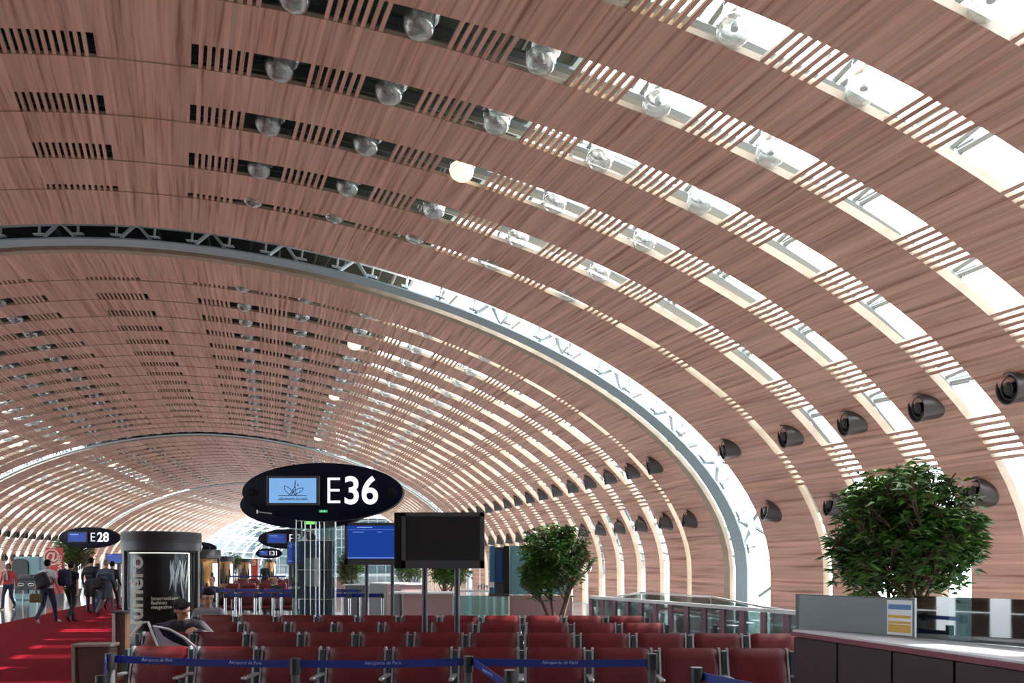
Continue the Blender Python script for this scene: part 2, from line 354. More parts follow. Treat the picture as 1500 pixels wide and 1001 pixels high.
# the big lattice arches between the bays
for ai, base in enumerate([18.25, 44.25, 70.25, 96.25, 122.25]):
    n = 'trim_%d' % (ai+1)
    mb = MB(); u = []
    band(mb, u, base-.22, base-.02, -SMAX, SMAX, -.03, .09, .5)
    tag(mb.build(n, 'pale_wood'), kind='structure')
    if ai > 3: continue
    mb = MB(); u = []
    band(mb, u, base-.78, base-.38, -SMAX, SMAX, -.0, .04, .5)
    beam = tag(mb.build('ceiling_truss_beam', 'truss_blue'), kind='structure')
    mb = MB(); mb.tube([P(base-.45, s, .62) for s in np.arange(-20, 20.2, .6)], .13, 10 if ai < 2 else 6, False)
    k = 0; mcr = mb; mfl = MB()
    for s in np.arange(-20.4, 20.5, .93):
        mb = mcr if -8.9 < s < 7.9 else mfl
        a = P(base-.72, s, .12); b = P(base-.5, s, .60); mb.tube([a, b], .032, 6, False)
        c = P(base-.72, s, .14); mb.bar(P(base-.72, s-.13, .14), P(base-.72, s+.13, .14), .10, .03)
        if k % 2 == 0: mb.tube([P(base-.62, s+.1, .12), P(base-.45, s+.44, .56)], .045, 6, False); mb.tube([P(base-.62, s+.83, .12), P(base-.45, s+.50, .56)], .045, 6, False)
        k += 1
    mcr.build('truss_web', 'white_steel', beam, sharp=40); mfl.build('truss_web', 'steel_tube', beam, sharp=40)  # one web, flank part coloured darker to offset the strong daylight there
    mb = MB()                                                # outer chord and lattice towards the glass
    for dy in (-1.1, -.2): mb.tube([P(base+dy, s, 1.5) for s in np.arange(-20, 20.2, .9)], .06, 6, False)
    for j, s in enumerate(np.arange(-20, 20, 1.86)):
        mb.tube([P(base-.45, s, .62), P(base-1.1, s+.93, 1.5)], .05, 5, False); mb.tube([P(base-.45, s+1.86, .62), P(base-1.1, s+.93, 1.5)], .05, 5, False)
        mb.bar(P(base-1.5, s+.93, 1.45), P(base+.1, s+.93, 1.45), .07, .07)
    mb.build('truss_lattice', 'steel_tube', beam, sharp=40)

mb = MB(); mb.box((-30, -8.3, 0), (30, -8.1, 13)); tag(mb.build('wall_back_light_block', 'grey_panel'), kind='structure')  # unseen wall added to shut out daylight from behind the camera
# far glass end wall
YE = 123.5; mb = MB()
mb.box((-75, YE, 0), (25, YE+.03, 14)); tag(mb.build('wall_far', 'glass_far'), kind='structure')
mb = MB()
for x in np.arange(-50, 2, 1.6): mb.box((x-.05, YE-.12, 0), (x+.05, YE-.01, 11))
for z in np.arange(.0, 11, 1.6): mb.box((-52, YE-.12, z-.05), (4, YE-.01, z+.05))
tag(mb.build('window_4', 'steel_tube'), kind='structure')

# ---------------------------------------------------------------- floor, carpet
mb = MB(); mb.box((-60, -9, -.12), (30, 130, 0)); tag(mb.build('floor', 'floor_stone'), kind='structure')
mb = MB(); mb.box((-160, -60, -6.2), (160, 260, -6.0)); tag(mb.build('floor_apron', 'floor_far'), kind='structure')
def cl(Y):                                                    # left edge of the carpet follows the hall
    return -13.8+(18.4-Y)*(.43 if Y < 18.25 else .357) if Y < 44 else -22.95-.25*(Y-44)
mb = MB(); ys = [2, 6, 10, 14, 18.3, 24, 31, 38, 44, 57, 70]; vs = []; fs = []
for y in ys:
    xr = -5.9-(y-10.3)*.50 if y < 20 else -10.75-(y-20)*.357
    if y > 44: xr = -19.3-.25*(y-44)
    vs += [(cl(y), y, .012), (xr, y, .012)]
for i in range(len(ys)-1): fs.append((2*i, 2*i+1, 2*i+3, 2*i+2))
mb.add(vs, fs); tag(mb.build('carpet', 'carpet'), 'long red carpet running down the left side of the hall', 'carpet')

# ---------------------------------------------------------------- glass bowl lamps in the slots
def px(p): return (CX+p[0]/p[1]*FP, HY-(p[2]-EYE)/p[1]*FP)
def inframe(p, m=12): x, y = px(p); return -m < x < 1500+m and -m < y < 1001+m
bowl_prof = [(.0, -.145), (.06, -.142), (.12, -.125), (.17, -.085), (.198, -.03), (.205, .02), (.195, .07), (.17, .11), (.165, .112), (.19, .07), (.20, .02), (.193, -.03), (.166, -.08), (.118, -.118), (.0, -.136)]
def bowl_mesh(n): return MB().lathe(bowl_prof, n)
SPEC_LIT = [(680, 255), (529, 509), (497, 585), (472, 646), (166, 675), (216, 696), (258, 714), (31, 641), (95, 641)]
lampl = []
for (bi, gi, k, Y, s) in LAMPS:
    gap = rings(BAYS[bi])[gi]
    p = Vector(P(gap[1]-.12, s, .10))
    if gap[2]: p = Vector(P((gap[0]+gap[1])/2, s, .12))
    if inframe(p) and px(p)[1] < 850: lampl.append((p, bi, gi, k, s))
lampl.sort(key=lambda t: t[0].y)
lit = set()
for (x, y) in SPEC_LIT:
    j = min(range(len(lampl)), key=lambda i: (px(lampl[i][0])[0]-x)**2+(px(lampl[i][0])[1]-y)**2); lit.add(j)
proto = {}
for det, n in (('near', 22), ('mid', 12), ('far', 8)):
    pr_ = empty('pendant_lamp'); pr_.scale = (1.13, 1.13, 1.0); b = bowl_mesh(n).build('glass_bowl', 'glass_bowl', pr_); b.location = (0, -.06, -.04)
    b2 = b.copy(); col.objects.link(b2); b2.parent = pr_; b2.location = (.06, .05, .27)
    if det != 'far':
        for bb in (b, b2):
            m_ = MB(); m_.lathe([(.045, .02), (.05, .07), (.03, .12), (.012, .14)], 10); m_.build('lamp_holder', 'white_paint', bb)
            w_ = MB(); w_.tube([(.2, 0, .02), (.20, 0, .16)], .006, 5); w_.tube([(-.2, 0, .02), (-.2, 0, .16)], .006, 5); w_.tube([(0, 0, .13), (0, 0, .9)], .008, 5); w_.build('suspension_wire', 'chrome', bb)
    proto[det] = pr_
lit_mesh = bowl_mesh(16).build('tmp', 'bowl_lit').data
used = set()
for j, (p, bi, gi, k, s) in enumerate(lampl[:300]):
    det = 'near' if bi == 0 else ('mid' if bi == 1 else 'far')
    if det in used: o = copy_tree(proto[det])
    else: o = proto[det]; used.add(det)
    o.location = p
    n = nrm(s); o.rotation_euler = (0, math.atan2(n[0], n[1])*.45, PHI)
    side = 'right' if k >= 0 else 'left'; kk = k if k >= 0 else -k-1
    pre = 'glowing' if j in lit else 'unlit'
    fromn = 16-gi
    tag(o, '%s twin glass lamp, %s bay, %s slot before its far arch, %s %s of crown' % (pre, BN[bi], ORD[fromn], ORD[kk+1], side), 'lamp', 'glass lamps hung in the ceiling slots')
    if j in lit:
        for ch in o.children:
            if ch.name.startswith('glass_bowl'): ch.data = lit_mesh; ch['label'] = 'glowing warm glass bowl'; break
for d_ in proto:
    if d_ not in used:
        for c_ in list(proto[d_].children): bpy.data.objects.remove(c_, do_unlink=True)
        bpy.data.objects.remove(proto[d_], do_unlink=True)
t_ = [o for o in bpy.data.objects if o.name.startswith('tmp')]
for o in t_: bpy.data.objects.remove(o, do_unlink=True)
if len(lampl) > 300:
    mb = MB()
    for (p, bi, gi, k, s) in lampl[300:]: mb.lathe([(.02, -.14), (.17, -.08), (.2, .02), (.17, .1)], 6, Matrix.Translation(p))
    tag(mb.build('far_ceiling_lamps', 'glass_bowl'), 'tiny glass lamps far down the hall ceiling', 'lamp', kind='stuff')

# ---------------------------------------------------------------- air nozzles on the flanks
def nozzle_proto(n):
    e = empty('air_nozzle')
    m_ = MB(); m_.lathe([(.262, -.62), (.262, 0), (.275, .0), (.275, .015), (.25, .015), (.25, -.05)], n); m_.build('nozzle_body', 'nozzle_grey', e, sharp=35)
    m_ = MB(); m_.lathe([(.25, -.045), (.19, -.03), (.17, -.10), (.095, -.12), (.095, -.02), (.07, .01), (.0, .015)], n); fc = m_.build('nozzle_face', 'black', e, sharp=35)
    if n > 14:
        m_ = MB(); m_.lathe([(.185, -.03), (.195, -.015), (.205, -.03)], n); m_.lathe([(.09, -.005), (.10, .005), (.11, -.01)], n); m_.build('nozzle_ring', 'dark_grey', fc)
    return e
npn = nozzle_proto(28); npf = nozzle_proto(12); usedn = set(); cnt = 0
for (bi, i, Y) in sorted(set(NOZ), key=lambda t: t[2]):
    if bi > 2: continue
    for sd in (1, -1):
        for row, s in ((0, 16.49), (1, 18.47)):
            ss = s if sd > 0 else -.88-s
            p = Vector(P(Y, ss, 0)); n = nrm(ss)
            if not inframe(p, 25): continue
            inn = Vector((-n[0]*CP, -n[0]*SP, -n[1]))
            a = R(34); ax = Vector((inn.x*math.cos(a), inn.y*math.cos(a), inn.z*math.cos(a)))+Vector((n[1]*-math.copysign(1, n[0])*0, 0, 0))
            # tilt the axis upward from the wall normal
            upv = Vector((0, 0, 1)); t = (upv-inn*upv.dot(inn)).normalized()
            ax = (inn*math.cos(a)+t*math.sin(a)+Vector((0, .10, 0))).normalized()
            key = 'n' if bi < 2 and sd > 0 else 'f'
            src = npn if key == 'n' else npf
            o = src if key not in usedn else copy_tree(src); usedn.add(key)
            o.location = p+inn*.15; o.rotation_euler = ax.to_track_quat('Z', 'Y').to_euler()
            tag(o, 'dark round air nozzle, %s row, %s bay, %s panel before its far arch, %s wall' % (['upper', 'lower'][row], BN[bi], ORD[17-i], 'right' if sd > 0 else 'left'), 'air nozzle', 'round air nozzles on the curved walls'); cnt += 1
# glazed last bay: slim white arches only
mb = MB()
for Y in np.arange(98.5, 122, 3.6): mb.tube([P(Y, s, .1) for s in np.arange(-20, 20.2, 1.0)], .10, 5, False)
for s in np.arange(-18, 18.1, 3): mb.bar(P(96.3, s, .2), P(121.8, s, .2), .08, .08)
tag(mb.build('window_5', 'white_steel'), kind='structure')

# ---------------------------------------------------------------- gate signs
def oval(w, h, y0, y1, n=48, e=.0):
    mb = MB(); vs = []; 
    for y, k in ((y0, 1-e), (y0+e*.5, 1), (y1-e*.5, 1), (y1, 1-e)):
        vs += [(w/2*k*math.cos(2*PI*i/n), y, h/2*k*math.sin(2*PI*i/n)) for i in range(n)]
    fs = [tuple(range(n-1, -1, -1))][::-1]+[tuple(range(3*n, 4*n))]
    for r in range(3):
        for i in range(n): j = (i+1) % n; fs.append((r*n+i, r*n+j, (r+1)*n+j, (r+1)*n+i))
    mb.add(vs, fs); mb.sm = [len(f) == 4 for f in mb.f]; return mb
def gate_sign(cx, cy, hw, hh, Y, num, label, big=False, screen=True, behind='', hang=True, tx=None):
    c = at(cx, cy, Y); w = 2*hw*Y/FP; h = 2*hh*Y/FP
    e = empty('gate_sign', c, 0, label, 'sign', 'oval gate number signs')
    oval(w, h, -.10, .10, 56, .02).build('sign_board', 'navy', e, sharp=40)
    if screen:
        sx, sz = -.178*w, .0*h
        sw, sh = .33*w, .50*h
        m_ = MB(); m_.box((sx-sw/2, -.15, sz-sh/2+.02*h), (sx+sw/2, -.10, sz+sh/2+.02*h), bev=.012); fr = m_.build('screen_frame', 'dark_grey', e)
        if big:
            m_ = MB(); m_.box((sx-sw*.44, -.155, sz-sh*.42+.02*h), (sx+sw*.44, -.149, sz+sh*.42+.02*h)); sc = m_.build('screen', 'screen_light', fr)
            # line drawing: two leaves and a crossing stem above a base line
            def stroke(pts, r=.0055): g = MB(); g.tube([(sx+a*sw, -.158, sz+.02*h+b*sh) for a, b in pts], r, 5); return g
            g = MB()
            def arc(p0, p1, p2, n=10): return [((1-t)**2*p0[0]+2*t*(1-t)*p1[0]+t*t*p2[0], (1-t)**2*p0[1]+2*t*(1-t)*p1[1]+t*t*p2[1]) for t in [i/n for i in range(n+1)]]
            for pts in ([(-.30, -.22), (.30, -.22)], arc((-.08, -.20), (.06, .02), (.06, .36)), arc((.06, -.20), (-.0, .0), (-.0, .0)), arc((-.04, -.18), (-.20, -.04), (-.17, .16)), arc((-.17, .16), (-.04, .10), (.0, -.12)),
                        arc((.02, -.18), (.22, -.08), (.22, .08)), arc((.22, .08), (.06, .06), (.01, -.10)), arc((-.02, -.2), (.03, -.04), (.0, .02)), arc((.08, -.2), (.04, .1), (.05, .3))):
                g.tube([(sx+a*sw*.9, -.158, sz+.03*h+b*sh*.9) for a, b in pts], .0055, 5)
            g.build('emblem', 'logo_ink', sc)
            g = MB()
            for q in range(5): a = q*2*PI/5; g.tube([(sx+.10*sw, -.159, sz+.03*h+.17*sh), (sx+.10*sw+.024*math.cos(a), -.159, sz+.03*h+.17*sh+.024*math.sin(a))], .004, 4)
            g.build('emblem_flower', 'logo_red', sc)
            text('screen_text', 'AÉROPORTS DE PARIS', .052, 'logo_ink', sc, (sx, -.158, sz-.30*sh+.02*h), ext=.002, bold=.0008, shear=.2)
            for qx in (-.44, .432):
                m_ = MB(); m_.lathe([(.0, 0), (.072, 0), (.072, .012), (0, .012)], 20, Matrix.Translation((qx*w, -.10, .0)) @ Matrix.Rotation(PI/2, 4, 'X')); m_.build('speaker_disc', 'black_matte', e)
            m_ = MB(); m_.box((.0, -.125, -.33*h-.022), (.14, -.10, -.33*h+.022)); gs = m_.build('exit_light', 'green_sign', e, loc=(-.05, 0, .0))
            text('exit_arrow', '\u2192 \u2190', .05, 'letter', gs, (.07, -.128, -.33*h), ext=.001)
            m_ = MB(); m_.bar((-.40*w, -.13, -.34*h), (-.31*w, -.13, -.37*h), .02, .02); m_.bar((-.40*w, -.13, -.31*h), (-.40*w, -.13, -.37*h), .02, .02); m_.build('latch_bar', 'alu', e)
        else:
            m_ = MB(); m_.box((sx-sw*.44, -.155, sz-sh*.42+.02*h), (sx+sw*.44, -.149, sz+sh*.42+.02*h)); sc = m_.build('screen', 'screen_blue', fr)
            m_ = MB(); m_.box((sx-sw*.36, -.158, sz+sh*.28), (sx+sw*.05, -.156, sz+sh*.33)); m_.box((sx-sw*.3, -.158, sz+sh*.16), (sx+sw*.3, -.156, sz+sh*.17)); m_.build('screen_line', 'screen_line', sc)
    fs = h*.62 if not big else h*.66
    t0 = .068*w if tx is None else tx*w
    text('letter', 'E', fs, 'letter', e, (t0, -.115, 0), bold=-.009*h, ext=.012, sx=.88)
    text('number', num, fs, 'letter', e, (t0+.172*w, -.115, 0), bold=.011*h, ext=.012, sx=.92)
    return e
gate_sign(474.5, 722, 117, 42.5, 12.0, '36', 'large dark oval gate sign reading E36 with light blue screen', big=True)
b_ = empty('gate_sign', at(451, 740.5, 14.5), 0, 'plain dark oval board seen just behind the E36 gate sign', 'sign')
oval(2*97*.0145, 2*34.5*.0145, -.1, .1, 56, .02).build('sign_board', 'navy', b_, sharp=40)
m_ = MB(); m_.box((-.01, -.13, -.41), (.17, -.10, -.34)); m_.build('exit_light', 'green_bright', b_)
m_ = MB()
for (xx, ya, yb) in ((-.9, -1.05, 2.6), (1.3, -1.05, 2.6)): pass
gate_sign(132, 788, 44, 15.3, 31.8, '28', 'dark oval gate sign E28 above the red carpet on the left')
gate_sign(422, 790, 43, 14.5, 33, '34', 'dark oval gate sign E34 partly behind the glass mast below E36')
gate_sign(394, 811, 19.5, 7.5, 72, '31', 'small distant oval gate sign E31 left of E34')
gate_sign(278, 803, 30, 9.5, 46, '29', 'dark oval gate sign E29 mostly hidden by the round advertising column')
gate_sign(288, 803, 29, 9.0, 50, '30', 'dark oval gate sign E30 peeking out behind sign E29')
gate_sign(466, 806, 25, 9.5, 56, '33', 'oval gate sign E33 seen through the glass mast')
# beams that hold the big sign: two slim posts behind it
# ---------------------------------------------------------------- glass mast under the big sign
e = empty('glass_mast', (X_(466, 14.2), 14.2, 0), 0, 'cluster of thin steel rods with glass panes below the E36 sign', 'mast')
m_ = MB()
for xp, yb in ((434, 14.0), (442, 14.4), (447, 14.0), (455, 14.0), (463, 14.3), (468, 14.0), (475, 14.3), (482, 14.5), (491.5, 13.9)):
    x = X_(xp, yb)-X_(466, 14.2); m_.tube([(x, yb-14.2, 0), (x, yb-14.2, 2.55)], .014, 8)
m_.build('steel_rod', 'chrome', e)
m_ = MB()
for z in (.5, .9, 1.5, 2.1, 2.5):
    m_.bar((X_(434, 14)-X_(466, 14.2), -.2, z), (X_(491, 14)-X_(466, 14.2), -.3, z), .012, .012)
m_.build('cross_rod', 'chrome', e)
m_ = MB(); m_.box((-.48, -.21, .1), (-.02, -.20, 2.35)); m_.box((.0, .1, .1), (.34, .11, 2.5)); m_.build('glass_pane', 'glass_green', e)
m_ = MB(); m_.box((-.30, .05, 1.15), (.02, .07, 1.75)); m_.build('notice', 'paper', e)
m_ = MB(); m_.box((-.42, .15, .0), (.24, .22, 2.1)); m_.build('back_panel', 'blue_door', e)

# ---------------------------------------------------------------- television screens on posts
def tv(name, x0, x1, y0, y1, Y, posts, label, on, side=0.0, yb=None):
    w = (x1-x0)*Y/FP; h = (y1-y0)*Y/FP; c = Vector((X_((x0+x1)/2, Y), Y, 0)); zc = Z_((y0+y1)/2, Y)
    e = empty('information_screen', c, 0, label, 'screen')
    m_ = MB(); m_.box((-w/2, 0, zc-h/2), (w/2, .16, zc+h/2), bev=.012); m_.build('housing', 'black_matte', e)
    m_ = MB(); t = .035*w/.8
    for a, b in (((-w/2+side, -.012, zc-h/2), (w/2, .0, zc-h/2+t*2)), ((-w/2+side, -.012, zc+h/2-t), (w/2, 0, zc+h/2)), ((-w/2+side, -.012, zc-h/2), (-w/2+side+t, 0, zc+h/2)), ((w/2-t, -.012, zc-h/2), (w/2, 0, zc+h/2))): m_.box(a, b)
    m_.build('bezel', 'dark_grey', e)
    m_ = MB(); m_.box((-w/2+side+t, -.006, zc-h/2+2*t), (w/2-t, -.002, zc+h/2-t)); sc = m_.build('screen', 'screen_blue' if on else 'screen_off', e)
    if on:
        m_ = MB(); m_.box((-w/2+side+t, -.009, zc-h*.34), (w/2-t, -.007, zc-h*.325)); m_.box((-w/2+t, -.009, zc+h*.33), (w/2-t, -.007, zc+h*.335))
        m_.box((-w*.32, -.009, zc+h*.38), (-w*.1, -.007, zc+h*.40)); m_.box((-w*.38, -.009, zc+h*.27), (-w*.22, -.007, zc+h*.28)); m_.box((-w*.02, -.009, zc+h*.27), (w*.04, -.007, zc+h*.28)); m_.build('screen_line', 'screen_line', sc)
    else:
        m_ = MB()
        for zz in (.25, -.25): m_.lathe([(0, 0), (.012, 0), (.012, .02)], 8, Matrix.Translation((-w/2+side*.7, -.0, zc+zz*h)) @ Matrix.Rotation(PI/2, 4, 'X'))
        m_.build('screw', 'alu', e)
    for xp in posts:
        m_ = MB(); r = .5*.009*8.0 if not on else .03*Y/10.6
        m_.tube([(X_(xp, Y)-c.x, .10, 0), (X_(xp, Y)-c.x, .10, zc+h*.3)], r*.95, 14); m_.lathe([(0, .02), (.16, .02), (.16, 0)], 18, Matrix.Translation((X_(xp, Y)-c.x, .10, 0)))
        m_.build('post', 'post_grey', e, sharp=40)
    return e
tv('tv', 577, 709, 751, 833, 7.82, (620.5, 668.5), 'big black switched-off screen on two grey posts among the seats', False, .09)
tv('tv', 505, 606, 766, 828, 10.7, (535, 573), 'blue lit information screen half hidden behind the big black screen', True)
tv('tv', 421, 449, 794, 828, 24, (424, 431, 438), 'blue information screen on dark posts just left of the glass mast', True)
tv('tv', 155, 179, 811.5, 826.5, 27, (172,), 'small wide blue information screen above the red carpet walkers', True)
# ---------------------------------------------------------------- round advertising columns
def column(xc, ytop, D, Y, label, kind):
    h = Z_(ytop, Y); e = empty('advertising_column', (X_(xc, Y), Y, 0), math.atan2(-X_(xc, Y), Y), label, 'advertising column', 'round advertising columns down the hall'); r = D/2; n = 40
    m_ = MB(); m_.lathe([(0, 0), (r*1.04, 0), (r*1.04, .22), (r, .24), (r, .28)], n); m_.build('base', 'column_grey', e, sharp=35)
    m_ = MB(); hr = .085*h; 
    m_.lathe([(r*.99, h-.30), (r*1.0, h-.285), (r*1.03, h-.28), (r*1.03, h), (r*.96, h+.005), (0, h+.005)], n)
    for q in range(9): z = h-.155+q*.016; m_.lathe([(r*1.03, z), (r*1.036, z+.004), (r*1.03, z+.008)], n)
    m_.build('cap', 'column_grey', e, sharp=35)
    m_ = MB(); m_.lathe([(r*.93, .26), (r*.93, h-1.2*hr)], n); po = m_.build('poster', 'poster_black' if kind == 0 else 'poster_warm', e)
    for a in (-158, -25, 90):
        a = R(a); m_ = MB(); m_.bar((r*.98*math.cos(a), r*.98*math.sin(a), .25), (r*.98*math.cos(a), r*.98*math.sin(a), h-.28), .07*D, .05*D, up=(math.cos(a), math.sin(a), 0)); m_.build('mullion', 'column_grey', e)
    m_ = MB(); m_.lathe([(r*.985, .28), (r*.985, h-.30)], n); m_.build('glass', 'glass_column', e)
    return e, po, h, r
e, po, h, r = column(237.5, 781, 1.08, 10.5, 'big round grey advertising column with black Numéro magazine poster', 0)
def wrap(o, r0):                                         # bend a flat text object round the column
    me = o.data
    mw = o.matrix_basis
    for v in me.vertices:
        p = mw @ v.co; a = p.x/r0; rr = r0+(-p.y); v.co = (rr*math.sin(a), -rr*math.cos(a), p.z)
    o.matrix_basis = Matrix.Identity(4)
t = text('poster_title', 'Numéro', .31, 'cream', po, (-.345, -.004, 1.30), (PI/2, -PI/2, 0), bold=.007, ext=.002, sx=1.0); t.scale = (1.12, 1, 1)
t.rotation_euler = (Matrix.Rotation(-PI/2, 3, 'Y') @ Matrix.Rotation(PI/2, 3, 'X')).to_euler(); t.location = (-.36, -.004, 1.13); wrap(t, r*.935)
for k, s_ in enumerate(('International', 'fashion', 'magazine')):
    t = text('poster_caption', s_, .075, 'cream', po, (-.145, -.004, 1.106-k*.063), align='LEFT', bold=.0015, ext=.002); wrap(t, r*.935)
m_ = MB(); u0 = -.46
for q in range(40):
    a0 = -1.0+1.75*q/40; a1 = -1.0+1.75*(q+1)/40
    for z in (h-.325,):
        m_.hexa([((r*.94)*math.sin(a0), -(r*.94)*math.cos(a0), z), ((r*.94)*math.sin(a1), -(r*.94)*math.cos(a1), z), ((r*.95)*math.sin(a1), -(r*.95)*math.cos(a1), z), ((r*.95)*math.sin(a0), -(r*.95)*math.cos(a0), z)]+[((r*.94)*math.sin(a0), -(r*.94)*math.cos(a0), z+.018), ((r*.94)*math.sin(a1), -(r*.94)*math.cos(a1), z+.018), ((r*.95)*math.sin(a1), -(r*.95)*math.cos(a1), z+.018), ((r*.95)*math.sin(a0), -(r*.95)*math.cos(a0), z+.018)])
a = .78; m_.bar((r*.95*math.sin(a), -r*.95*math.cos(a), .4), (r*.95*math.sin(a), -r*.95*math.cos(a), h-.31), .02, .01)
m_.build('light_strip', 'lit_white', po)
m_ = MB()
random.seed(3)
for q in range(12):                                       # silver feather-like figure on the poster's right half
    a = .20+q*.045+random.uniform(-.02, .02); z0 = .95+random.uniform(0, .5); z1 = min(h-.42, z0+random.uniform(.25, .55)); pts = [((r*.938)*math.sin(a+.05*math.sin(3*t_+q)), -(r*.938)*math.cos(a+.05*math.sin(3*t_+q)), z0+(z1-z0)*t_) for t_ in [i/8 for i in range(9)]]
    m_.tube(pts, [.004, .009, .014, .016, .015, .013, .010, .007, .003], 5)
m_.build('poster_figure', 'alu', po)
for (xc, yt, D, Y, lb) in ((297, 806, 1.1, 23, 'grey advertising column with warm poster just right of the big Numéro column'), (328.5, 815.5, 1.12, 41, 'third round advertising column with orange lit poster beyond the barriers'),
                           (359, 819, 1.1, 57, 'small distant advertising column left of the red banner'), (396, 819.5, 1.1, 66, 'farthest advertising column under the E31 sign')):
    e, po, h, r = column(xc, yt, D, Y, lb, 1)
    m_ = MB(); 
    for q in range(5): a = -.7+q*.32; hh = .5+.35*((q*7) % 3); m_.tube([(r*.94*math.sin(a), -r*.94*math.cos(a), .5), (r*.94*math.sin(a), -r*.94*math.cos(a), .5+hh)], [.09, .04], 6)
    m_.build('poster_figures', 'black', po); m_ = MB(); a = .8; m_.bar((r*.95*math.sin(a), -r*.95*math.cos(a), .35), (r*.95*math.sin(a), -r*.95*math.cos(a), h-.45), .2, .02); m_.build('light_strip', 'lit_white', po)

# ---------------------------------------------------------------- rows of red seats, facing the camera
SROT = -.03
def make_seat():
    e = empty('lounge_seat')
    def pad(w, h, d, n=7):
        # rounded upholstered slab, w x h x d, origin at its bottom centre
        mb = MB(); vs = []; nx, nz = 12, 10
        def prof(t): return (1-abs(2*t-1)**6)
        for side in (-1, 1):
            for j in range(nz+1):
                for i in range(nx+1):
                    u = i/nx; v = j/nz
                    th_ = d/2*(.35+.65*(prof(u)*prof(v))**.5)
                    x = (u-.5)*w; z = v*h
                    cr = .045
                    ex = max(0, abs(x)-(w/2-cr)); ez = max(0, z-(h-cr)) if v > .5 else max(0, cr-z)
                    if ex > 0 and ez > 0:
                        L = math.hypot(ex, ez); m__ = max(ex, ez); k = m__/L
                        x = math.copysign(w/2-cr+ex*k, x); z = (h-cr+ez*k) if v > .5 else cr-ez*k
                    vs.append((x, side*th_, z))
        N = (nx+1)*(nz+1); fs = []
        for j in range(nz):
            for i in range(nx):
                a = j*(nx+1)+i; fs.append((a, a+1, a+nx+2, a+nx+1)); fs.append((N+a, N+a+nx+1, N+a+nx+2, N+a+1))
        ring = [i for i in range(nx+1)]+[(j)*(nx+1)+nx for j in range(1, nz+1)]+[nz*(nx+1)+i for i in range(nx-1, -1, -1)]+[j*(nx+1) for j in range(nz-1, 0, -1)]
        for a, b in zip(ring, ring[1:]+ring[:1]): fs.append((a, N+a, N+b, b))
        mb.add(vs, fs, True); return mb
    bk = pad(.50, .46, .085).build('backrest', 'leather', e, loc=(0, .02, .41), rot=(R(-11), 0, 0), sharp=60)
    st = pad(.50, .46, .09).build('seat', 'leather', e, loc=(0, -.47, .41), rot=(R(-86), 0, 0), sharp=60)
    for sx in (-1, 1):
        m_ = MB(); x = sx*.262
        m_.tube([(x, -.42, .40), (x, -.02, .39), (x, .03, .45), (x, .112, .84), (x-sx*.006, .118, .862)], .012, 8); m_.bar((x, .03, .45), (x, .112, .86), .018, .05, up=(0, 1, -.2))
        m_.build('side_frame', 'alu', e, sharp=40)
    m_ = MB(); m_.box((-.25, .055, .43), (.25, .075, .80), Matrix.Translation((0, -.01, 0)) @ Matrix.Rotation(R(-11), 4, 'X'), bev=.006); m_.build('back_shell', 'seat_dark', e)
    return e
def make_armrest_leg():
    e = empty('seat_beam')
    return e
seat_proto = make_seat(); first = True
ROWS = [('front', 6.0, 100.0, [220+98.9*i for i in range(10)]), ('second', 7.32, 81.3, [311.5+82.2*i-82.2 for i in range(12)]), ('third', 8.63, 69.5, [309.5+70.3*i for i in range(11)]), ('fourth', 9.84, 61, [306+61.2*i for i in range(11)])]
for ri, (rn, Y, pitch, xs) in enumerate(ROWS):
    x0 = X_(xs[0], Y)-.3; x1 = X_(xs[-1], Y)+.3
    def yy(x, Y=Y): return Y-.0+(-x)*.03
    be = empty('seat_beam', ((x0+x1)/2, yy((x0+x1)/2), 0), SROT, 'steel beam with feet and armrests carrying the %s row of red seats' % rn, 'seat beam', None)
    L = x1-x0; m_ = MB(); m_.box((-L/2, .0, .30), (L/2, .07, .36), bev=.01); m_.build('beam', 'dark_grey', be)
    for q in range(4):
        xx = -L/2+.45+q*(L-.9)/3; m_ = MB(); m_.bar((xx, .03, .31), (xx, .03, .03), .06, .04, up=(0, 1, 0)); m_.bar((xx, -.28, .03), (xx, .30, .03), .06, .05); m_.build('leg', 'alu', be)
    cs = [X_(x, Y) for x in xs]
    mids = [cs[0]-.3]+[(a+b)/2 for a, b in zip(cs[:-1], cs[1:])]+[cs[-1]+.3]
    for mx_ in mids:
        lx = mx_-(x0+x1)/2
        m_ = MB(); m_.box((lx-.024, -.24, .615), (lx+.024, .05, .640), bev=.008); m_.build('armrest', 'alu', be)
        m_ = MB(); m_.bar((lx, -.20, .62), (lx, .02, .38), .02, .04, up=(0, 1, 0)); m_.box((lx-.018, .04, .38), (lx+.018, .12, .84)); m_.build('bracket', 'seat_dark', be)
    for si, x in enumerate(cs):
        if ri == 2 and si == 10: continue
        o = seat_proto if first else copy_tree(seat_proto); first = False
        o.location = (x, yy(x), 0); o.rotation_euler = (0, 0, SROT)
        tag(o, 'dark red padded seat in the %s row, %s from its left end' % (rn, ORD[si+1]), 'seat', 'red seats in rows')
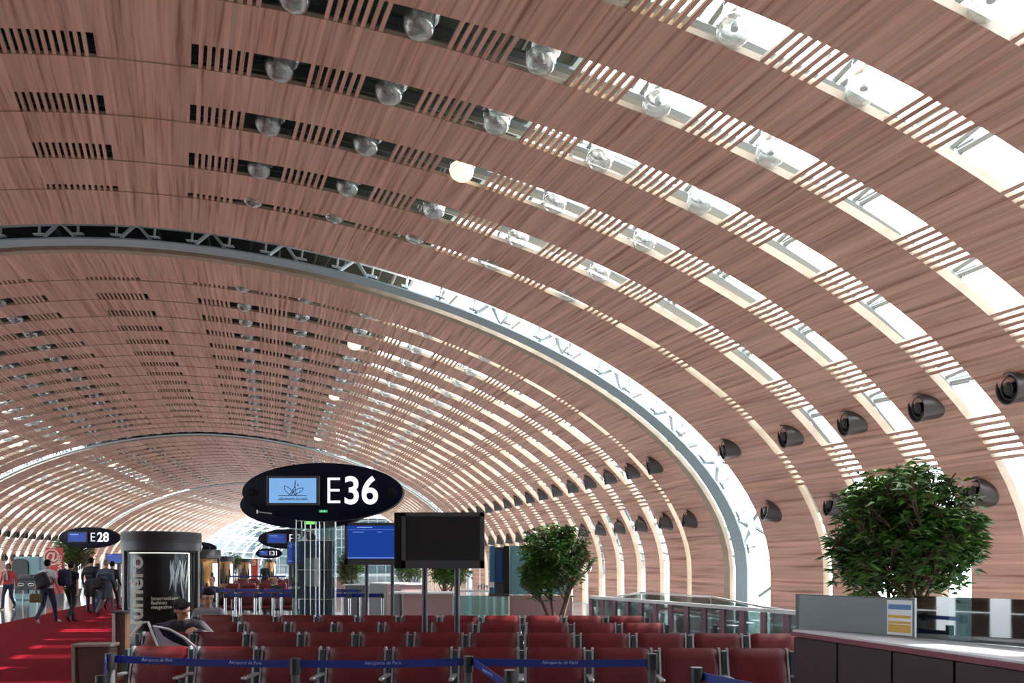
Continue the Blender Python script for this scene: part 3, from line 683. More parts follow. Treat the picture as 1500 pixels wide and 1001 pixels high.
# perpendicular end seat seen from its pale side panel
e = empty('side_seat', (X_(250, 6.75), 6.75, 0), 0, 'seat turned sideways showing its pale side panel with black opening', 'seat')
def prism(mb, pts, y0, y1):
    n = len(pts); vs = [(x, y0, z) for x, z in pts]+[(x, y1, z) for x, z in pts]
    fs = [tuple(range(n)), tuple(range(2*n-1, n-1, -1))]+[(i, i+n, (i+1) % n+n, (i+1) % n) for i in range(n)]
    return mb.add(vs, fs)
def q(x, y): return (X_(x, 6.75)-X_(250, 6.75), Z_(y, 6.75))
m_ = MB(); prism(m_, [q(227, 918), q(235, 917), q(252, 923), q(270, 933), q(291, 950), q(290, 956), q(266, 965), q(240, 967)], -.03, -.0); m_.build('side_panel', 'panel_lilac', e)
m_ = MB(); prism(m_, [q(235, 920), q(252, 925), q(270, 936), q(281, 948), q(272, 946), q(256, 940), q(242, 931)], -.04, -.029); m_.build('armrest_opening', 'navy', e)
m_ = MB(); m_.tube([(*[q(213, 912)[0]], -.03, q(213, 912)[1]), (q(219, 911)[0], -.03, q(219, 911)[1]), (q(239, 960)[0], -.03, q(239, 960)[1])], .012, 6); m_.tube([(q(227, 917)[0], -.035, q(227, 917)[1]), (q(250, 921)[0], -.035, q(250, 921)[1]), (q(272, 933)[0], -.035, q(272, 933)[1]), (q(292, 950)[0], -.035, q(292, 950)[1])], .010, 6); m_.build('metal_edge', 'white_paint', e)
m_ = MB(); m_.box((-.315, .0, .84), (-.235, .22, .985), Matrix.Rotation(R(8), 4, 'Y'), bev=.02); m_.build('headrest', 'navy', e)
m_ = MB(); m_.box((-.20, .02, .45), (-.12, .22, .86), Matrix.Rotation(R(-14), 4, 'Y'), bev=.02); m_.box((-.2, .02, .38), (.35, .5, .48), bev=.02); m_.build('cushion', 'leather', e)
m_ = MB(); m_.box((-.1, .1, 0), (-.05, .4, .40)); m_.box((.25, .1, 0), (.30, .4, .40)); m_.build('leg', 'alu', e)

# ---------------------------------------------------------------- belt barriers
def post(x, y, label, grp=None, h=.97, dark=False, r=.032):
    e = empty('barrier_post', (x, y, 0), 0, label, 'barrier post', grp)
    m_ = MB(); m_.lathe([(0, .012), (.16, .012), (.17, .0)], 20); m_.lathe([(.16, .012), (.03, .035)], 20); m_.build('base', 'dark_grey', e, sharp=40)
    m_ = MB(); m_.tube([(0, 0, .02), (0, 0, h-.10)], r*.9, 14); m_.build('pole', 'dark_grey' if dark else 'chrome', e, sharp=40)
    m_ = MB(); m_.tube([(0, 0, h-.11), (0, 0, h)], r*1.15, 14); m_.build('belt_head', 'black' , e, sharp=40)
    return e
def belt(pts, w, label, words=False, grp=None):
    pts = [Vector(p) for p in pts]; mb = MB(); vs = []; fs = []
    for i, p in enumerate(pts):
        d = (pts[min(i+1, len(pts)-1)]-pts[max(i-1, 0)]).normalized(); n = d.cross(Vector((0, 0, 1))).normalized()*.0015
        for k in ((-1, -1), (1, -1), (1, 1), (-1, 1)): vs.append(p+n*k[0]+Vector((0, 0, w/2*k[1])))
    for i in range(len(pts)-1):
        for k in range(4): a = 4*i+k; b = 4*i+(k+1) % 4; fs.append((a, b, b+4, a+4))
    fs += [(3, 2, 1, 0), tuple(len(vs)-4+k for k in range(4))]; mb.add(vs, fs)
    o = mb.build('barrier_belt', 'belt_blue'); tag(o, label, 'barrier belt', grp)
    if words:
        L = (pts[-1]-pts[0]).length; n = max(1, int(L/.62)); d = (pts[-1]-pts[0]).normalized()
        for k in range(n):
            p = pts[0].lerp(pts[-1], (k+.5)/n); text('belt_text', 'Aéroports de Paris', w*.62, 'belt_ink', o, p+Vector((0, -.006, 0)), (PI/2, 0, math.atan2(d.y, d.x)), ext=.001, shear=.25)
    return o
def zb(x, y, Y): return at(x, y, Y)
YB = 4.65
P1 = (X_(162, 4.9), 4.9); P2 = (X_(433, YB), YB); P3 = (X_(686, 4.75), 4.75); P4 = (X_(955, 4.7), 4.7)
for (xp, yp), lb in ((P1, 'barrier post at the left end of the nearest blue belt'), (P2, 'barrier post before the third front row seat'), (P3, 'barrier post before the fifth front row seat'), (P4, 'dark barrier post where the nearest blue belt ends on the right')):
    post(xp, yp, lb, dark=True, h=.99 if lb[0] == 'd' else .965)
for (a, b, lb) in ((P1, P2, 'blue belt across the left front seats'), (P2, P3, 'blue belt across the middle front seats'), (P3, P4, 'blue belt across the right front seats')):
    belt([(a[0]+.03, a[1], .925), ((a[0]+b[0])/2, (a[1]+b[1])/2, .915), (b[0]-.03, b[1], .925)], .052, lb, True)
Q1 = (X_(747, 4.0), 4.0); Q2 = (X_(1020, 4.1), 4.1)
post(*Q1, 'low dark barrier post at the bottom centre of the picture', dark=True, h=.985); post(*Q2, 'low dark barrier post in front of the right seats', dark=True, h=.985)
belt([(P3[0]+.03, P3[1], .93), (Q1[0]-.03, Q1[1], .90)], .052, 'blue belt slanting from the front row down to the bottom centre post', True)
belt([(Q2[0]+.03, Q2[1], .93), (Q2[0]+.6, Q2[1]-.9, .90)], .052, 'blue belt slanting down to the right at the bottom edge', True)
B1 = (X_(150, 3.9), 3.9); post(*B1, 'chrome barrier post at the bottom left beside the brown bin', h=.97); B2 = (X_(138, 3.5), 3.5); post(*B2, 'chrome barrier post at the bottom left corner of the seats', h=.965)
belt([(P1[0]-.03, P1[1], .93), (B2[0]+.03, B2[1], .91)], .052, 'blue belt running towards the viewer at the bottom left', True)
# far barriers beyond the seats
def far_run(xs, Y0, Y1, lab, z=.93):
    k = len(xs); prev = None
    for i, x in enumerate(xs):
        Y = Y0+(Y1-Y0)*i/(k-1) if k > 1 else Y0
        p = (X_(x, Y), Y); post(*p, 'chrome post of the %s, %s from its left end' % (lab, ORD[i+1]), 'chrome posts of the far barriers', h=.98)
        if prev: belt([(prev[0]+.03, prev[1], z), (p[0]-.03, p[1], z)], .085, 'blue belt of the %s, %s span from its left end' % (lab, ORD[i]), False, 'blue belts of the far barriers')
        prev = p
far_run([330, 352, 374, 400, 430, 458, 486, 512, 538, 560], 15.1, 15.0, 'nearer far barrier behind the seats')
far_run([288, 318, 345, 381, 412, 440, 472, 502, 528], 18.0, 17.6, 'farther barrier behind the seats')
far_run([337, 378, 418], 40, 40, 'tiny barrier under the E31 sign')

# ---------------------------------------------------------------- right-hand counter
KS = .975; A = Vector((2.225, 5.40))*KS; Bv = Vector((2.72, 3.60))*KS; D2 = (Bv-A); Bv = A+D2*1.75
A2 = Vector((2.31, 5.56))*KS; B2_ = Vector((3.18, 4.24))*KS; B2_ = A2+(B2_-A2)*1.9
e = empty('service_counter', (A.x, A.y, 0), 0, 'dark brown service counter with pale top at the right edge', 'counter')
def L2(v, z): return (v.x-A.x, v.y-A.y, z)
zt = 1.10
sx_ = [A, None, None, None, Bv]
def on_line(xpix):        # where the front panel line meets a picture column
    k = (xpix-CX)/FP; t = (k*A.y-A.x)/(D2.x-k*D2.y); return A+D2*t
cuts = [A]+[on_line(x) for x in (1226.5, 1306.5, 1398)]+[Bv]
inn = Vector((-D2.y, D2.x)).normalized(); inn = inn if inn.x > 0 else -inn
for i in range(4):
    a, b = cuts[i], cuts[i+1]; d = (b-a).normalized()*.008; m_ = MB()
    a_, b_ = a+d, b-d; o2 = inn*.03
    m_.hexa([L2(a_, .02), L2(b_, .02), L2(b_+o2, .02), L2(a_+o2, .02), L2(a_, 1.045), L2(b_, 1.045), L2(b_+o2, 1.045), L2(a_+o2, 1.045)]); m_.build('front_panel', 'counter_brown', e)
m_ = MB(); a, b = A+inn*.03, Bv+inn*.03; c = Bv+inn*1.0; d_ = A2+Vector((.25, -.05))
m_.hexa([L2(a, 0), L2(b, 0), L2(c, 0), L2(d_, 0), L2(a, 1.05), L2(b, 1.05), L2(c, 1.05), L2(d_, 1.05)]); m_.build('carcass', 'dark_brown', e)
m_ = MB(); a, b = A-inn*.02, Bv-inn*.02
m_.hexa([L2(a, 1.055), L2(b, 1.055), L2(b+inn*.06, 1.055), L2(a+inn*.06, 1.055), L2(a, 1.088), L2(b, 1.088), L2(b+inn*.06, 1.088), L2(a+inn*.06, 1.088)]); m_.build('top_edge', 'counter_edge', e)
m_ = MB(); a3 = A2+Vector((.02, .06)); m_.hexa([L2(a+inn*.015, 1.088), L2(b+inn*.015, 1.088), L2(B2_+inn*.2, 1.088), L2(a3+inn*.1, 1.088), L2(a+inn*.015, 1.10), L2(b+inn*.015, 1.10), L2(B2_+inn*.2, 1.10), L2(a3+inn*.1, 1.10)]); m_.build('worktop', 'counter_top', e)
# partition on the counter: opaque left part, glass right part
d2 = (B2_-A2).normalized(); n2 = Vector((-d2.y, d2.x)); n2 = n2 if n2.x > 0 else -n2
def on2(xp): k = (xp-CX)/FP; t = (k*A2.y-A2.x)/(d2.x-k*d2.y); return A2+d2*t
def slab(mb, a, b, z0, z1, th_, org):
    o = n2*th_; return mb.hexa([(p.x-org.x, p.y-org.y, z) for z in (z0, z1) for p in (a, b, b+o, a+o)])
e = empty('counter_screen', (A2.x, A2.y, zt), 0, 'grey panel and glass screen standing on the right counter', 'screen panel'); O3 = A2
mid = on2(1340)
m_ = MB(); slab(m_, A2+d2*.03, mid, .002, .262, .03, O3); m_.build('grey_screen', 'partition', e)
m_ = MB(); slab(m_, A2, A2+d2*.03, .002, .268, .034, O3); slab(m_, A2, mid, .262, .270, .034, O3); m_.build('metal_frame', 'column_grey', e)
m_ = MB(); slab(m_, mid+d2*.004, B2_, .002, .290, .012, O3); m_.build('glass_pane', 'glass_dark', e)
m_ = MB(); slab(m_, mid, mid+d2*.012, .002, .275, .02, O3); m_.build('clamp', 'alu', e)
e = empty('notice_sheet', (on2(1300).x, on2(1300).y, zt), 0, 'white notice with blue and yellow bands taped to the counter screen', 'notice'); a = on2(1300)-n2*.006; b = on2(1337)-n2*.006; O4 = on2(1300)
m_ = MB(); slab(m_, a, b, .012, .255, .004, O4); sh = m_.build('sheet', 'paper', e)
a = on2(1302)-n2*.008; b = on2(1335)-n2*.008
for z0, z1, mm in ((.19, .225, 'poster_blue'), (.13, .15, 'yellow'), (.09, .108, 'yellow'), (.03, .085, 'yellow')): m_ = MB(); slab(m_, a, b, z0, z1, .003, O4); m_.build('printed_band', mm, sh)
# dark chair back behind the glass at the far right
e = empty('office_chair', (3.55, 4.75, 0), R(20), 'black office chair behind the glass screen at the right edge', 'chair')
m_ = MB(); m_.box((-.22, 0, .60), (.22, .07, 1.22), bev=.05); m_.build('backrest', 'black_matte', e); m_ = MB(); m_.box((-.24, -.45, .44), (.24, .02, .52), bev=.03); m_.build('seat', 'black_matte', e)
m_ = MB(); m_.tube([(0, -.2, .06), (0, -.2, .45)], .03, 10); m_.build('gas_lift', 'chrome', e)
for q in range(5): a_ = q*2*PI/5; m_ = MB(); m_.bar((0, -.2, .08), (.28*math.cos(a_), -.2+.28*math.sin(a_), .05), .04, .03); m_.ell((.28*math.cos(a_), -.2+.28*math.sin(a_), .03), (.03, .03, .03)); m_.build('leg', 'black', e)

# ---------------------------------------------------------------- gate counters in the middle distance
def gcounter(pts, h, d, label, mats, top='counter_top', overhang=.04):
    """polyline of picture-derived floor points; panels face the viewer"""
    o0 = Vector((pts[0][0], pts[0][1], 0)); e = empty('gate_counter', o0, 0, label, 'counter')
    for i in range(len(pts)-1):
        a = Vector(pts[i])-Vector(o0.xy); b = Vector(pts[i+1])-Vector(o0.xy); t = (b-a).normalized(); n = Vector((-t.y, t.x)); n = n if n.y > 0 else -n
        m_ = MB(); p = [a+t*.01, b-t*.01, b-t*.01+n*d, a+t*.01+n*d]; m_.hexa([(v.x, v.y, 0) for v in p]+[(v.x, v.y, h) for v in p]); m_.build('front_panel', mats[i % len(mats)], e)
    a = Vector(pts[0])-Vector(o0.xy); b = Vector(pts[-1])-Vector(o0.xy); t = (b-a).normalized(); n = Vector((-t.y, t.x)); n = n if n.y > 0 else -n
    m_ = MB(); p = [a-t*overhang-n*overhang, b+t*overhang-n*overhang, b+t*overhang+n*(d+.02), a-t*overhang+n*(d+.02)]; m_.hexa([(v.x, v.y, h+.002) for v in p]+[(v.x, v.y, h+.035) for v in p]); m_.build('worktop', top, e)
    return e
gcounter([(X_(505, 19), 19), (X_(524, 19), 19), (X_(541, 19), 19)], 1.02, .5, 'grey left end counter behind the blue screen', ['grey_panel'])
gcounter([(X_(541, 18.4), 18.4), (X_(566, 17.6), 17.6), (X_(587, 17.0), 17.0)], 1.10, .7, 'long white-topped grey counter under the blue screen', ['grey_panel', 'pink_panel'], 'white_paint')
gcounter([(X_(573, 14.6), 14.6), (X_(586.5, 14.6), 14.6)], .98, .6, 'grey end cabinet with white top beside the pink counter', ['grey_panel'], 'white_paint')
gcounter([(X_(590, 14.5), 14.5), (X_(622, 14.5), 14.5), (X_(664, 14.5), 14.5)], .98, .6, 'pink brown counter between the posts of the big screen', ['pink_panel'], 'white_paint')
gcounter([(X_(438, 34), 34), (X_(505, 34), 34)], 1.0, .6, 'distant pale counter beyond the glass mast', ['pink_panel', 'grey_panel'], 'white_paint')
# glass booth with blue door right of the big screen
e = empty('glass_booth', (X_(767, 14.2), 14.2, 0), 0, 'teal glass booth with dark blue door right of the big black screen', 'booth'); ox = X_(767, 14.2)
def bx_(x0, x1, y0, y1, Y, th_, mm, nm, par=None):
    m_ = MB(); m_.box((X_(x0, Y)-ox, Y-14.2, Z_(y1, Y)), (X_(x1, Y)-ox, Y-14.2+th_, Z_(y0, Y))); return m_.build(nm, mm, par or e)
bx_(746.5, 830, 800, 871.5, 14.2, .04, 'teal_wall', 'teal_panel'); bx_(746.5, 838, 872.5, 921, 14.15, .06, 'pink_panel', 'lower_panel')
bx_(717, 725, 800, 871, 14.2, .04, 'blue_panel', 'blue_strip'); dr = bx_(725, 738, 802, 871, 14.2, .06, 'dark_grey', 'door_frame'); bx_(726.5, 736, 808, 854, 14.17, .02, 'blue_door', 'door', dr)
bx_(738, 746.2, 800, 871, 14.18, .08, 'black', 'dark_pillar'); bx_(716, 746, 870, 874, 14.1, .1, 'dark_grey', 'sill'); bx_(664, 745, 873, 920, 14.12, .015, 'glass_teal', 'glass_panel')
bx_(717, 724, 853, 861, 14.15, .01, 'paper', 'notice')
e = empty('glass_balustrade', (X_(664, 14.0), 14.0, 0), 0, 'short white railing left of the glass booth', 'railing'); ox = X_(664, 14.0)
bx_(664, 716, 864.5, 867.5, 16, .05, 'white_paint', 'handrail'); bx_(700, 716, 857, 860, 17, .05, 'white_paint', 'handrail')
for x in (701, 705, 709, 713): bx_(x, x+1.6, 857, 867, 16.5, .04, 'rail_pink', 'post')

# ---------------------------------------------------------------- long balustrade on the right
ra = Vector((X_(866, 11.7), 11.7)); rb = Vector((X_(1162, 7.9), 7.9)); rb = ra+(rb-ra)*1.06
e = empty('balustrade', (ra.x, ra.y, 0), 0, 'long glass balustrade with white handrail and dusky pink posts', 'balustrade')
d = (rb-ra); n_ = 14
m_ = MB(); m_.bar((0, 0, 1.05), (d.x, d.y, 1.05), .07, .045); m_.build('handrail', 'white_paint', e)
m_ = MB(); m_.bar((0, 0, .62), (d.x, d.y, .62), .03, .03); m_.bar((0, 0, .12), (d.x, d.y, .12), .03, .03); m_.build('lower_rail', 'alu', e)
for i in range(n_):
    t = i/(n_-1); m_ = MB(); p = d*t; m_.bar((p.x, p.y, 0), (p.x, p.y, 1.03), .085, .03, up=(d.y, -d.x, 0)); m_.build('post', 'rail_pink', e)
    if i < n_-1: q2 = d*((i+1)/(n_-1)); m_ = MB(); m_.bar((p.x+.03, p.y-.03, .58), (q2.x, q2.y, .58), .012, .88); m_.build('glass_panel', 'glass_green', e)
# glass parapet of the stair opening behind it
pts = [(862, 880, 15.5), (940, 868.5, 16.0), (1042, 874.5, 14.0), (1120, 890, 10.6), (1172, 897, 9.4)]
e = empty('glass_parapet', (X_(940, 16), 16, 0), 0, 'green glass parapet with thin rail behind the long balustrade', 'parapet'); o = Vector((X_(940, 16), 16, 0))
w_ = [at(*p)-o for p in pts]
for a, b in zip(w_[:-1], w_[1:]):
    m_ = MB(); m_.bar(a, b, .05, .03); m_.build('handrail', 'alu', e)
    m_ = MB(); t = (b-a).normalized()*.02; m_.hexa([(p.x, p.y+k, z) for z in (0,) for p, k in ((a+t, 0), (b-t, 0), (b-t, .02), (a+t, .02))]+[(p.x, p.y+k, p.z-.03) for p, k in ((a+t, 0), (b-t, 0), (b-t, .02), (a+t, .02))]); m_.build('glass_panel', 'glass_green', e)
e = empty('stair_rail', at(900, 905, 10.8)*1, 0, 'low inner rail sloping down inside the stair opening', 'railing'); o = e.location.copy()
m_ = MB(); pr2 = [at(905, 885, 14), at(985, 893, 12.5), at(1060, 905, 11)]
m_.tube([p-o for p in pr2], .025, 8); m_.tube([p-o-Vector((0, 0, .45)) for p in pr2], .02, 8)
for p in pr2: m_.tube([p-o, Vector((p.x-o.x, p.y-o.y, -o.z))], .02, 6)
m_.build('rail', 'alu', e)

# ---------------------------------------------------------------- trees in pots
def tree(loc, h, cr, crz, cz, label, nleaf, seed, leafL=.13, stems=4, group=None, spread=1.0, h0=.5):
    rnd = random.Random(seed); e = empty('potted_tree', loc, 0, label, 'tree', group)
    m_ = MB(); m_.lathe([(.0, 0), (.26, 0), (.33, .42), (.35, .42), (.35, .47), (.31, .47), (.30, .40), (0, .40)], 24); m_.build('pot', 'pot', e, sharp=35)
    m_ = MB(); tips = []
    def branch(p, d, L, r, lev):
        n = 5; pts = [p]; rr = [r]
        for i in range(n):
            d = (d+Vector((rnd.uniform(-.2, .2), rnd.uniform(-.2, .2), rnd.uniform(-.03, .12)))).normalized(); p = p+d*(L/n); pts.append(p); rr.append(r*(1-.5*(i+1)/n))
            if (p.x/cr)**2+(p.y/cr)**2+(max(0, p.z-cz)/crz)**2 > .80: break
            if lev < 3 and i >= 1:
                for q in range(2 if lev else 2):
                    a = rnd.uniform(0, 2*PI); dd = (d+Vector((math.cos(a), math.sin(a), rnd.uniform(-.15, .5)))*.85).normalized()
                    branch(p, dd, L*rnd.uniform(.42, .62), r*.55, lev+1)
            if lev >= 1: tips.append(p)
        if len(pts) > 1: m_.tube(pts, rr, 6 if lev < 2 else 4, False)
    for k in range(stems):
        a = 2*PI*k/stems+rnd.uniform(-.4, .4); d = Vector((math.cos(a)*.28*spread, math.sin(a)*.28*spread, 1)).normalized()
        branch(Vector((math.cos(a)*.05, math.sin(a)*.05, .38)), d, h*.62, .034, 0)
    m_.build('trunk', 'bark', e, sharp=60)
    vs = []; fs = []; C = Vector((0, 0, cz))
    tips = [t for t in tips if t.z > h0 and ((t.x/cr)**2+(t.y/cr)**2+((t.z-cz)/crz)**2) < 1.25]
    lobes = [(Vector((rnd.gauss(0, .45)*cr, rnd.gauss(0, .45)*cr, cz+rnd.gauss(0, .42)*crz)), rnd.uniform(.28, .5)*cr) for _ in range(16)]
    cnt_ = 0
    while cnt_ < nleaf:
        if rnd.random() < .55 and tips: p = rnd.choice(tips)+Vector((rnd.gauss(0, .09), rnd.gauss(0, .09), rnd.gauss(0, .09)))*cr*1.1
        else:
            c, rl = rnd.choice(lobes); v = Vector((rnd.gauss(0, 1), rnd.gauss(0, 1), rnd.gauss(0, 1))).normalized()*rl*rnd.random()**.4; p = c+v
        q = Vector((p.x/cr, p.y/cr, (p.z-cz)/crz))
        if q.length > 1.04+.10*math.sin(5*math.atan2(p.y, p.x)+4*p.z): continue
        # a sprig of leaves
        for k in range(4):
            a = rnd.uniform(0, 2*PI); out = Vector((math.cos(a), math.sin(a), rnd.uniform(-.5, .55))).normalized(); out = (out+Vector((q.x, q.y, .1))*.5).normalized()
            L = leafL*rnd.uniform(.7, 1.2); w = L*.15; sd = out.cross(Vector((rnd.uniform(-1, 1), rnd.uniform(-1, 1), 1))).normalized(); up = sd.cross(out)
            b = len(vs); m1 = p+out*L*.45+up*L*.05; tp = p+out*L-Vector((0, 0, L*.18))
            vs += [p, m1+sd*w, tp, m1-sd*w]; fs += [(b, b+1, b+2, b+3)] if False else [(b, b+1, b+2), (b, b+2, b+3)]; cnt_ += 1
    mb = MB(); mb.add(vs, fs, True); mb.build('foliage', 'leaf', e); return e
tree((X_(1322, 8.8), 8.8, 0), 2.6, .90, .96, 1.98, 'large bushy green tree behind the right counter', 11500, 5, .155, 5, spread=1.2, h0=.9)
tree((X_(815, 12.6), 12.6, 0), 2.2, .70, .78, 1.64, 'rounded green tree beside the glass booth', 8000, 11, .125, 4, h0=.75)
tree((X_(652, 19.5), 19.5, 0), 1.9, .85, .45, 1.45, 'dark bush seen under the big black screen', 3000, 21, .14, 3, h0=.9)
tree((X_(515, 24), 24, 0), 2.0, .55, .6, 1.5, 'small thin tree seen left of the blue screen', 1600, 31, .15, 3, h0=.8)
tree((X_(108, 33), 33, 0), 2.6, .95, .95, 2.2, 'leafy tree behind the red banner on the left', 2400, 41, .18, 3, h0=1)
tree((X_(343, 45), 45, 0), 2.4, .6, .7, 1.9, 'tiny distant tree between the advertising columns', 700, 51, .2, 3, h0=1)
tree((X_(600, 27), 27, 0), 1.9, .6, .5, 1.5, 'small bush between the posts of the blue screen', 1200, 61, .16, 3, h0=.9)

# ---------------------------------------------------------------- left side furniture
e = empty('waste_bin', (X_(135, 5.2), 5.2, 0), 0, 'brown box-shaped bin with metal corner at the bottom left', 'bin')
m_ = MB(); m_.box((-.13, 0, .02), (.14, .10, .98), bev=.012); m_.build('body', 'brown_box', e); m_ = MB(); m_.box((-.15, -.012, 0), (-.128, .11, 1.0)); m_.box((-.15, -.015, .975), (.15, .11, 1.0), bev=.004); m_.build('metal_corner', 'rust_metal', e); m_ = MB(); m_.box((-.09, -.01, .15), (.11, -.002, .9)); m_.build('door', 'brown_box', e)
bpy_ = None
e = empty('partition_stand', (X_(175, 8.9), 8.9, 0), 0, 'brown partition with bright metal edge left of the big column', 'partition')
m_ = MB(); m_.box((-.045, 0, .0), (.07, .12, .98)); m_.build('panel', 'brown_box', e); m_ = MB(); m_.box((-.085, -.02, 0), (-.047, .12, .97)); m_.build('metal_edge', 'alu', e); m_ = MB(); m_.box((-.08, -.03, .972), (.08, .13, 1.0), bev=.01); m_.build('top_cap', 'dark_grey', e)
e = empty('banner', (X_(79, 30), 30, 0), 0, 'tall red banner with large white at-sign on the left', 'banner')
m_ = MB(); m_.box((-.38, 0, .35), (.38, .05, Z_(803, 30))); bn = m_.build('panel', 'red_banner', e)
text('symbol', '@', .75, 'banner_pale', bn, (-.12, -.012, 1.98), bold=.008); t = text('banner_text', '& GAMES', .24, 'banner_pale', bn, (.27, -.012, 1.55), ext=.004, bold=.006)
t.rotation_euler = (Matrix.Rotation(-PI/2, 3, 'Y') @ Matrix.Rotation(PI/2, 3, 'X')).to_euler()
m_ = MB(); m_.box((-.3, -.1, 0), (.3, .2, .35)); m_.build('stand', 'dark_grey', e)
e = empty('banner', (X_(372, 60), 60, 0), 0, 'tiny distant red banner between the advertising columns', 'banner')
m_ = MB(); m_.box((-.33, 0, .3), (.33, .05, 2.15)); bn = m_.build('panel', 'red_banner', e); text('symbol', '@', .55, 'banner_pale', bn, (-.05, -.012, 1.85), bold=.008); m_ = MB(); m_.box((-.3, -.1, 0), (.3, .2, .3)); m_.build('stand', 'dark_grey', e)
e = empty('kiosk', (X_(39, 31), 31, 0), 0, 'teal kiosk with black arched screen at the far left', 'kiosk')
def kx(x): return X_(x, 31)-X_(39, 31)
m_ = MB(); m_.box((kx(20), 0, 0), (kx(59), .6, Z_(815.5, 31)), bev=.05); m_.build('body', 'teal_wall', e)
m_ = MB(); zt_ = Z_(819, 31); r_ = .28; pts = [(kx(18.5), .3), (kx(42), .3)]+[(kx(42)-r_+r_*math.cos(a), zt_-r_+r_*math.sin(a)) for a in [i*PI/2/6 for i in range(7)]]+[(kx(18.5)+r_+r_*math.cos(a), zt_-r_+r_*math.sin(a)) for a in [PI/2+i*PI/2/6 for i in range(7)]]
prism(m_, pts, -.06, .0); m_.build('arched_screen', 'black', e)
e = empty('snack_table', (X_(36, 27), 27, 0), 0, 'dark display table with white legs beside the red carpet', 'table')
m_ = MB(); m_.box((-.42, 0, .62), (.48, .55, 1.02), bev=.03); m_.build('display_box', 'black', e); m_ = MB(); m_.box((-.45, -.04, 1.02), (.5, .6, 1.06)); m_.build('top', 'dark_grey', e)
for (a, b) in ((-.40, 0), (.45, 0), (-.40, .5), (.45, .5)): m_ = MB(); m_.tube([(a, b, .65), (a*1.12, b, 0)], .02, 6); m_.build('leg', 'white_paint', e)
for k, a in enumerate((-.12, .28)): m_ = MB(); m_.tube([(a+.12*math.cos(t), -.035, .82+.05*math.sin(t)) for t in [i*PI/8 for i in range(17)]], .012, 5); m_.build('handle', 'chrome', e)
m_ = MB(); m_.box((-.3, .1, 1.065), (.2, .4, 1.22), bev=.02); tag(m_.build('snack_tray', 'dark_grey', None, (X_(36, 27), 27, 0)), 'dark tray standing on the display table at the far left', 'tray')
for k, (x, Y) in enumerate(((57, 34), (68, 33), (77, 34.5), (88, 33), (96, 34.2), (52, 36), (100, 36))):
    e = empty('metal_chair', (X_(x, Y), Y, 0), rng.uniform(-.6, .6), 'pale metal chair by the red banner, %s of the group from the left' % ORD[k+1], 'chair', 'pale metal chairs at the left')
    m_ = MB(); m_.box((-.2, -.2, .44), (.2, .2, .47)); m_.build('seat', 'white_paint', e); m_ = MB(); m_.box((-.2, .18, .6), (.2, .21, .85)); m_.build('backrest', 'white_paint', e)
    for a, b in ((-.19, -.19), (.19, -.19)): m_ = MB(); m_.tube([(a, b, .45), (a*1.1, b*1.1, 0)], .014, 5); m_.build('leg', 'chrome', e)
    for a, b in ((-.19, .19), (.19, .19)): m_ = MB(); m_.tube([(a, b, .85), (a, b, .45), (a*1.1, b*1.1, 0)], .014, 5); m_.build('leg', 'chrome', e)
# distant rows of red seats beyond the barriers
far_seat = None
for ri, (Y, x0, x1) in enumerate(((19.5, 318, 470), (21, 322, 470), (24.4, 326, 415), (27, 330, 430), (33, 345, 430), (36, 345, 435))):
    n = int((X_(x1, Y)-X_(x0, Y))/.62); L = n*.62; bx0 = X_(x0, Y)
    m_ = MB(); m_.box((0, 0, .30), (L, .07, .36)); b_ = m_.build('seat_beam', 'dark_grey', None, (bx0, Y, 0)); tag(b_, 'dark beam of the %s distant seat row beyond the barriers' % ORD[ri+1], 'seat beam')
    for q_ in (.4, L-.4): m_ = MB(); m_.box((q_-.03, 0, 0), (q_+.03, .07, .30)); m_.build('leg', 'alu', b_)
    for i in range(n):
        if far_seat is None:
            far_seat = empty('lounge_seat'); m_ = MB(); m_.box((-.25, .02, .42), (.25, .10, .87), bev=.03); m_.build('backrest', 'leather', far_seat); m_ = MB(); m_.box((-.25, -.42, .37), (.25, .02, .45), bev=.03); m_.build('seat', 'leather', far_seat)
            
            for sx in (-.265, .265): m_ = MB(); m_.box((sx-.01, -.4, .37), (sx+.01, .1, .64)); m_.build('side_frame', 'alu', far_seat)
            o = far_seat
        else: o = copy_tree(far_seat)
        o.location = (bx0+.31+i*.62, Y, 0); tag(o, 'distant red seat, %s distant row beyond the barriers, %s from the left' % (ORD[ri+1], ORD[i+1]), 'seat', 'red seats beyond the barriers')

